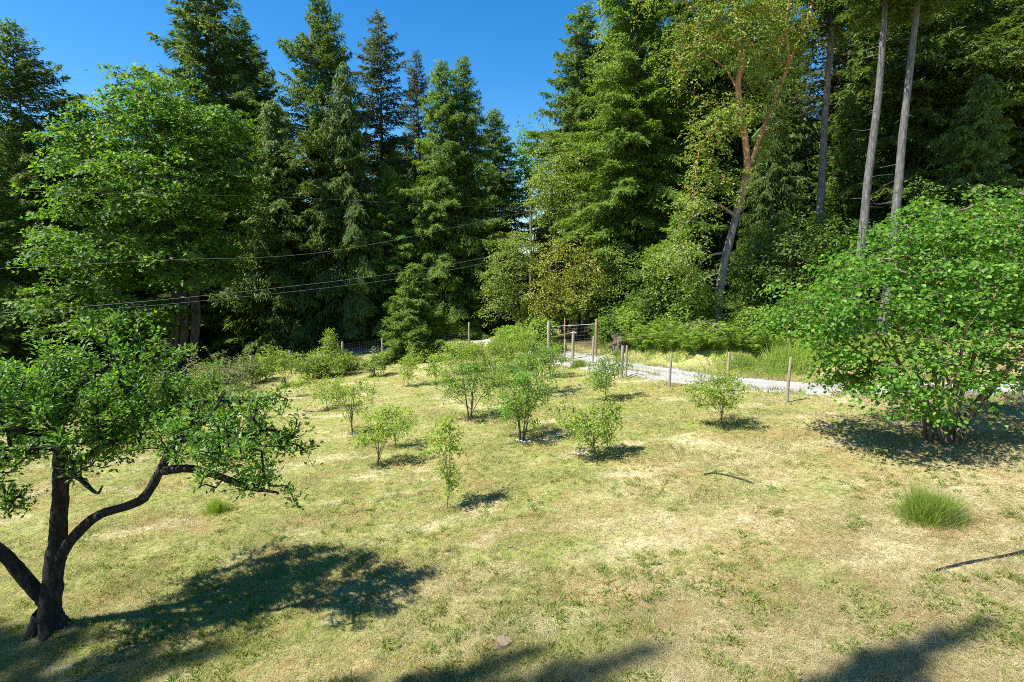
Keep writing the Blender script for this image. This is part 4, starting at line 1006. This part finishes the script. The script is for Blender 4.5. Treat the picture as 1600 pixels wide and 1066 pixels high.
def hose(pts, r, label, name='hose', mat='hose'):
    P = [ground(*q)+np.array([0, 0, r+.012]) for q in pts]; P, rr = smooth_path(P, [r]*len(P), 6)
    g = Geo(); tube(g, P-P[0], rr, 6, 0, None); o = obj(name, g.mesh(name, M[mat]), None, P[0]); return tag(o, label, name.replace('_', ' '), None)
hose([(1462, 894), (1510, 882), (1560, 873), (1640, 855)], .016, 'black irrigation hose running out of the picture below the grass clump')
hose([(1100, 743), (1120, 741), (1150, 748), (1177, 757)], .014, 'short black hose end lying on the lawn before the lone sapling')
hose([(792, 857), (803, 857), (816, 863), (822, 872)], .006, 'thin curved twig lying on the dry grass above the stump', 'fallen_twig', 'bark_young')
hose([(808, 690), (820, 693), (830, 692)], .03, 'pale peeled stick lying at the foot of the many-stemmed tree', 'fallen_stick', 'stick')
hose([(473, 643), (490, 644), (514, 643)], .02, 'dark pole lying flat beside the leaning stake', 'lying_pole', 'bark_dark')
sb = ground(474, 643); st = at(503, 612, sb[1]+.2)
g = Geo(); tube(g, [np.zeros(3), (st-sb)*.5, st-sb], [.014, .012, .01], 5)
o = obj('leaning_stake', g.mesh('leaning_stake', M['bark_young']), None, sb); tag(o, 'thin stake leaning against the small sapling at the lawn edge', 'stake')

# upturned stump of roots behind the drive
rb = ground(968, 552); rng = np.random.default_rng(19); g = Geo()
P, rr = smooth_path([[0, 0, -.1], [.05, .1, .35], [0, .2, .75]], [.42, .4, .25], 4); tube(g, P, rr, 10, .22, rng)
for q in range(46):
    a = rng.random()*6.28; el = rng.uniform(-.05, 1.4); l = rng.uniform(.35, .85)
    d = np.array([math.cos(a)*math.cos(el), math.sin(a)*math.cos(el)*.8, math.sin(el)])
    P, rr = smooth_path([np.array([0, .05, .3])+d*.15, np.array([0, .05, .3])+d*l*.6+rng.normal(0, .07, 3), np.array([0, .05, .3])+d*l+rng.normal(0, .12, 3)], [.12, .06, .015], 4)
    tube(g, P, rr, 5, .2, rng)
o = obj('root_stump', g.mesh('root_stump', M['deadwood']), None, rb); tag(o, 'upturned brown root stump with tangled roots beside the drive', 'root stump')

def tuft(name, px, py, n, rad, h, w, mat, label, seed, cat, spread=.35, dead=False):
    b = ground(px, py); rng = np.random.default_rng(seed); g = Geo()
    a = rng.random(n)*6.28; r = np.minimum(np.abs(rng.normal(0, .55, n)), 1.5)*rad*(.7+.6*vnoise(np.cos(a)*1.5+9, np.sin(a)*1.5+seed, 3))
    P = np.c_[np.cos(a)*r, np.sin(a)*r*.8, np.full(n, -.02)]
    P[:, 2] += height(b[0]+P[:, 0], b[1]+P[:, 1])-b[2]
    D = unit(np.c_[np.cos(a)*r/rad*spread+rng.normal(0, .26, n), np.sin(a)*r/rad*spread+rng.normal(0, .26, n), np.ones(n)])
    N = unit(np.c_[rng.normal(size=(n, 2)), np.zeros(n)])
    L = h*np.maximum(.25, 1-.45*(r/rad)**2)*rng.uniform(.4, 1.2, n)*(.6+.7*vnoise(P[:, 0]*9/rad*.4, P[:, 1]*9/rad*.4, seed))
    leaves(g, P, D, N, L*.6, w, rng, 'kite'); leaves(g, P+D*(L*.5)[:, None], unit(D+rng.normal(0, .25, (n, 3))), N, L*.55, w*.8, rng, 'tri')
    e = empty(name, b); tag(e, label, cat); obj('blades', g.mesh('blades', M[mat]), e)
    if dead:
        g = Geo(); m = 140; a = rng.normal(.3, .9, m); r = rad*rng.uniform(.7, 1.05, m)
        A = np.c_[np.cos(a)*r*.8, np.sin(a)*r*.6-.05, np.full(m, 0.0)]; A[:, 2] = height(b[0]+A[:, 0], b[1]+A[:, 1])-b[2]
        Ee = A+np.c_[np.cos(a)*.12, rng.normal(-.05, .08, m), rng.uniform(.12, .34, m)]
        twigs(g, A, (A+Ee)/2+rng.normal(0, .015, (m, 3)), Ee, .004, .0015); obj('dead_stems', g.mesh('dead_stems', M['lichen_twig']), e)
    return e
tuft('grass_clump', 1452, 812, 3400, .42, .62, .008, 'lush', 'dense green clump with dead grey stems on the dry lawn', 201, 'grass clump', .5, True)
tuft('grass_clump', 340, 800, 1100, .26, .36, .009, 'lush', 'low light green tuft on the lawn under the long limb', 202, 'grass clump', .5)
tuft('grass_clump', 905, 574, 900, .6, .42, .02, 'lush', 'small yellow-green clump before the gate stop post', 203, 'grass clump', .5)
tuft('grass_clump', 1235, 572, 2600, 1.25, 1.0, .022, 'lush', 'tall lush grass on the far bank of the driveway', 204, 'grass clump', .3)
tuft('grass_clump', 1160, 572, 900, .8, .55, .022, 'lush', 'shorter grass on the far bank beside the tall lush grass', 205, 'grass clump', .3)

# ferns on the bank
def fern_mesh(seed, n=17, L=1.0):
    rng = np.random.default_rng(seed); g = Geo()
    for q in range(n):
        a = q/n*6.28+rng.normal(0, .2); l = L*rng.uniform(.7, 1.1); o2 = np.array([math.cos(a), math.sin(a), 0]); pr = np.array([-o2[1], o2[0], 0])
        s = np.linspace(.08, 1, 15)[:, None]; el = rng.uniform(.9, 1.5)
        P = o2*l*s*.85+np.array([0, 0, 1.])*l*(1.6*el*s-1.35*s**2)
        wd = l*.26*np.sin(np.pi*np.clip(s[:, 0]*.9+.12, 0, 1))
        for sg in (1, -1):
            D = unit(pr*sg+o2*.35+rng.normal(0, .06, (15, 3))); N = unit(np.array([0, 0, 1.])+rng.normal(0, .2, (15, 3)))
            leaves(g, P, D, N, wd, .07*l, rng, 'kite')
        tube(g, np.vstack([np.zeros(3), P[::5]]), np.linspace(.008, .003, 4), 3, 0, None, False)
    return g.mesh('fronds', M['fern'])
FERNS = [fern_mesh(s) for s in (1, 2, 3)]
for i, (px, py) in enumerate([(1005, 548), (1022, 545), (1040, 549), (1060, 545), (1085, 552), (1105, 547), (1125, 549), (1150, 545), (1010, 535), (1050, 532), (1095, 534), (1175, 552), (1205, 545), (1265, 548), (990, 545), (1290, 556)]):
    b = ground(px, py); s = .9+.35*((i*37) % 10)/10
    thing('fern', b, [('fronds', FERNS[i % 3])], 'fern growing on the bank between the driveway and the madrone wood', 'fern', 'ferns on the bank', i*1.3, (s, s, s))

# ================================================================== grass of the lawn
def lawn_ok(x, y):
    up = y-np.interp(x, DRIVE_X, DRIVE_U); w = np.interp(x, DRIVE_X, DRIVE_W)
    on_drive = (x > 2.2) & (up < .12) & (up > -w*.97)
    far = (y < 32-.35*np.maximum(-x-8, 0)+3*(x < 2))
    return (~on_drive) & far & ((x < 3) | (up < 4.5))
def build_grass():
    rng = np.random.default_rng(9); g = Geo()
    n = 1600000
    d = 4.4/(1-rng.random(n)*(1-4.4/36.0))            # denser near the camera
    x = d*rng.uniform(-1.15, 1.15, n); y = d
    k = (np.abs(x) < 26) & lawn_ok(x, y)
    x = x[k]; y = y[k]; d = d[k]
    dens = .45+.75*vnoise(x*1.6, y*1.6, 21)*vnoise(x*.5, y*.5, 22)*2
    k = rng.random(len(x)) < np.clip((dens-.12)*.62, 0, 1); x = x[k]; y = y[k]; d = d[k]; n = len(x)
    flat = rng.random(n) < (.35+.45*vnoise(x*.8, y*.8, 23))
    z = height(x, y)
    a = rng.random(n)*6.28
    D = np.c_[np.cos(a), np.sin(a), np.where(flat, rng.uniform(.02, .3, n), rng.uniform(.7, 2.6, n))]
    clump = vnoise(x*2.2, y*2.2, 24)
    L = np.where(flat, rng.uniform(.07, .18, n), rng.uniform(.03, .085, n)*(.3+1.5*clump**2))*np.clip(d/9, 1, 2.0)
    w = .0046*np.clip(d/6.5, 1, 5.5)*rng.uniform(.7, 1.4, n)
    S = np.c_[-np.sin(a), np.cos(a), rng.normal(0, .3, n)]
    N = np.cross(unit(D), unit(S))
    P = np.c_[x, y, z-.004+np.where(flat, rng.uniform(0.004, .022, n), 0)]
    leaves(g, P, D, N, L, w, rng, 'tri')
    m = 2600; dd = 4.6/(1-rng.random(m)*(1-4.6/18)); xx = dd*rng.uniform(-1.15, 1.15, m); yy = dd
    k = lawn_ok(xx, yy) & (vnoise(xx*.9, yy*.9, 55) > .4); xx = xx[k]; yy = yy[k]; m = len(xx); q = 22
    sz = np.repeat(rng.uniform(.5, 1.3, m), q); X = np.repeat(xx, q)+rng.normal(0, .05, m*q)*sz; Y = np.repeat(yy, q)+rng.normal(0, .05, m*q)*sz
    a = rng.random(m*q)*6.28; D = np.c_[np.cos(a), np.sin(a), rng.uniform(.5, 2.2, m*q)]
    leaves(g, np.c_[X, Y, height(X, Y)-.004], D, rdir(rng, m*q), rng.uniform(.06, .14, m*q)*sz, .0055*np.repeat(np.clip(yy/7, 1, 3), q), rng, 'tri')
    o = obj('grass', g.mesh('grass', M['blade'])); tag(o, 'short mown half-dry grass and hay clippings covering the lawn', 'grass', kind='stuff')
    print('grass blades', n)
    # broad-leaved weeds in small rosettes
    g = Geo(); m = 8000
    d = 4.6/(1-rng.random(m)*(1-4.6/24)); x = d*rng.uniform(-1.15, 1.15, m); y = d
    k = (np.abs(x) < 20) & lawn_ok(x, y) & (vnoise(x*.7, y*.7, 33)+.9*vnoise(x*2.6, y*2.6, 34) > 1.0); x = x[k]; y = y[k]; d = d[k]
    q = 12; m = len(x); X = np.repeat(x, q)+rng.normal(0, .035, m*q); Y = np.repeat(y, q)+rng.normal(0, .035, m*q); s = np.repeat(rng.uniform(.6, 1.5, m), q)
    a = rng.random(m*q)*6.28; D = np.c_[np.cos(a), np.sin(a), rng.uniform(.15, 1.3, m*q)]
    N = unit(np.array([0, 0, 1.])+rng.normal(0, .4, (m*q, 3)))
    leaves(g, np.c_[X, Y, height(X, Y)], D, N, (.05+.03*(np.repeat(d, q) < 11))*s, .015*s, rng, 'kite')
    o = obj('weeds', g.mesh('weeds', M['weed'])); tag(o, 'bright green broad-leaved weeds dotted through the dry lawn', 'weeds', kind='stuff')
build_grass()

# coarse grass fringing the drive and the bank
def fringe():
    rng = np.random.default_rng(10); g = Geo(); n = 26000
    x = rng.uniform(2.5, 24, n); u = np.interp(x, DRIVE_X, DRIVE_U); w = np.interp(x, DRIVE_X, DRIVE_W)
    far = rng.random(n) < .75
    y = np.where(far, u-.12+rng.random(n)**1.6*5.2, u-w+.15-rng.random(n)**2*.7)
    mid = rng.random(n) < .05; y = np.where(mid, u-w*.5+rng.normal(0, .13, n), y)          # weedy middle of the drive
    k = vnoise(x*1.1, y*1.1, 40) > .35; x = x[k]; y = y[k]; n = len(x)
    a = rng.random(n)*6.28; D = np.c_[np.cos(a), np.sin(a), rng.uniform(.6, 2.4, n)]; N = rdir(rng, n)
    leaves(g, np.c_[x, y, height(x, y)], D, N, rng.uniform(.1, .32, n), rng.uniform(.012, .025, n), rng, 'tri')
    o = obj('verge_grass', g.mesh('verge_grass', M['blade'])); tag(o, 'rough dry grass along both edges of the driveway', 'grass', kind='stuff')
fringe()
def bank_grass():
    rng = np.random.default_rng(12); g = Geo(); n = 15000
    x = rng.uniform(5.0, 20, n); y = np.interp(x, DRIVE_X, DRIVE_U)+.7+rng.random(n)*4.2
    k = vnoise(x*.8, y*.8, 44)+.25*(y-np.interp(x, DRIVE_X, DRIVE_U)-2) > .42; x = x[k]; y = y[k]; n = len(x)
    a = rng.random(n)*6.28; D = np.c_[np.cos(a), np.sin(a), rng.uniform(.6, 2.6, n)]
    leaves(g, np.c_[x, y, height(x, y)-.01], D, rdir(rng, n), rng.uniform(.15, .5, n)*(.5+vnoise(x*1.7, y*1.7, 45)), rng.uniform(.015, .035, n), rng, 'tri')
    o = obj('bank_grass', g.mesh('bank_grass', M['lush'])); tag(o, 'fresh green grass and weeds on the far bank of the driveway', 'grass', kind='stuff')
bank_grass()
def stem_grass():
    rng = np.random.default_rng(13); g = Geo()
    for (px, py, *_) in ORCH+[(1478, 688), (76, 985), (789, 1004)]:
        b = ground(px, py); n = 110; r = .05+np.abs(rng.normal(0, .16, n))*(1.9 if py in (688, 985) else 1); a = rng.random(n)*6.28
        x = b[0]+np.cos(a)*r; y = b[1]+np.sin(a)*r; a2 = rng.random(n)*6.28
        D = np.c_[np.cos(a2), np.sin(a2), rng.uniform(.8, 3, n)]
        leaves(g, np.c_[x, y, height(x, y)-.01], D, rdir(rng, n), rng.uniform(.05, .19, n), .006*max(1, b[1]/7), rng, 'tri')
    o = obj('uncut_grass', g.mesh('uncut_grass', M['blade'])); tag(o, 'longer uncut grass left standing round the stems and the stump', 'grass', kind='stuff')
stem_grass()

# ================================================================== tall trees behind the viewer whose shade reaches the lawn
SHADE = []
for (px, py, H, wd, lab) in ((1570, 965, 20, .19, 'fir beside the house whose tip shades the near lawn below the hose'),
                             (1060, 1005, 24, .22, 'tallest fir beside the house whose tip shades the lawn past the stump'),
                             (870, 1010, 17, .22, 'short fir beside the house whose tip shades the lawn around the stump'),
                             (600, 1050, 21, .24, 'fir beside the house shading the lawn between fruit tree and stump'),
                             (390, 1005, 23, .36, 'fir beside the house shading the lawn corner next to the fruit tree shadow'),
                             (150, 995, 19, .5, 'fir beside the house shading the grass under the fruit tree')):
    q = ground(px, py); off = H/math.tan(SUN_EL)
    x = q[0]-off*math.sin(SHADOW_AZ); y = q[1]-off*math.cos(SHADOW_AZ); k = H/30
    thing('shade_tree', (x, y, q[2]-.1), FIR_A, lab, 'tree', None, px*.01, (k*wd, k*wd, k))
print('TRIS', sum(len(me.loops)-2*len(me.polygons) for me in bpy.data.meshes))
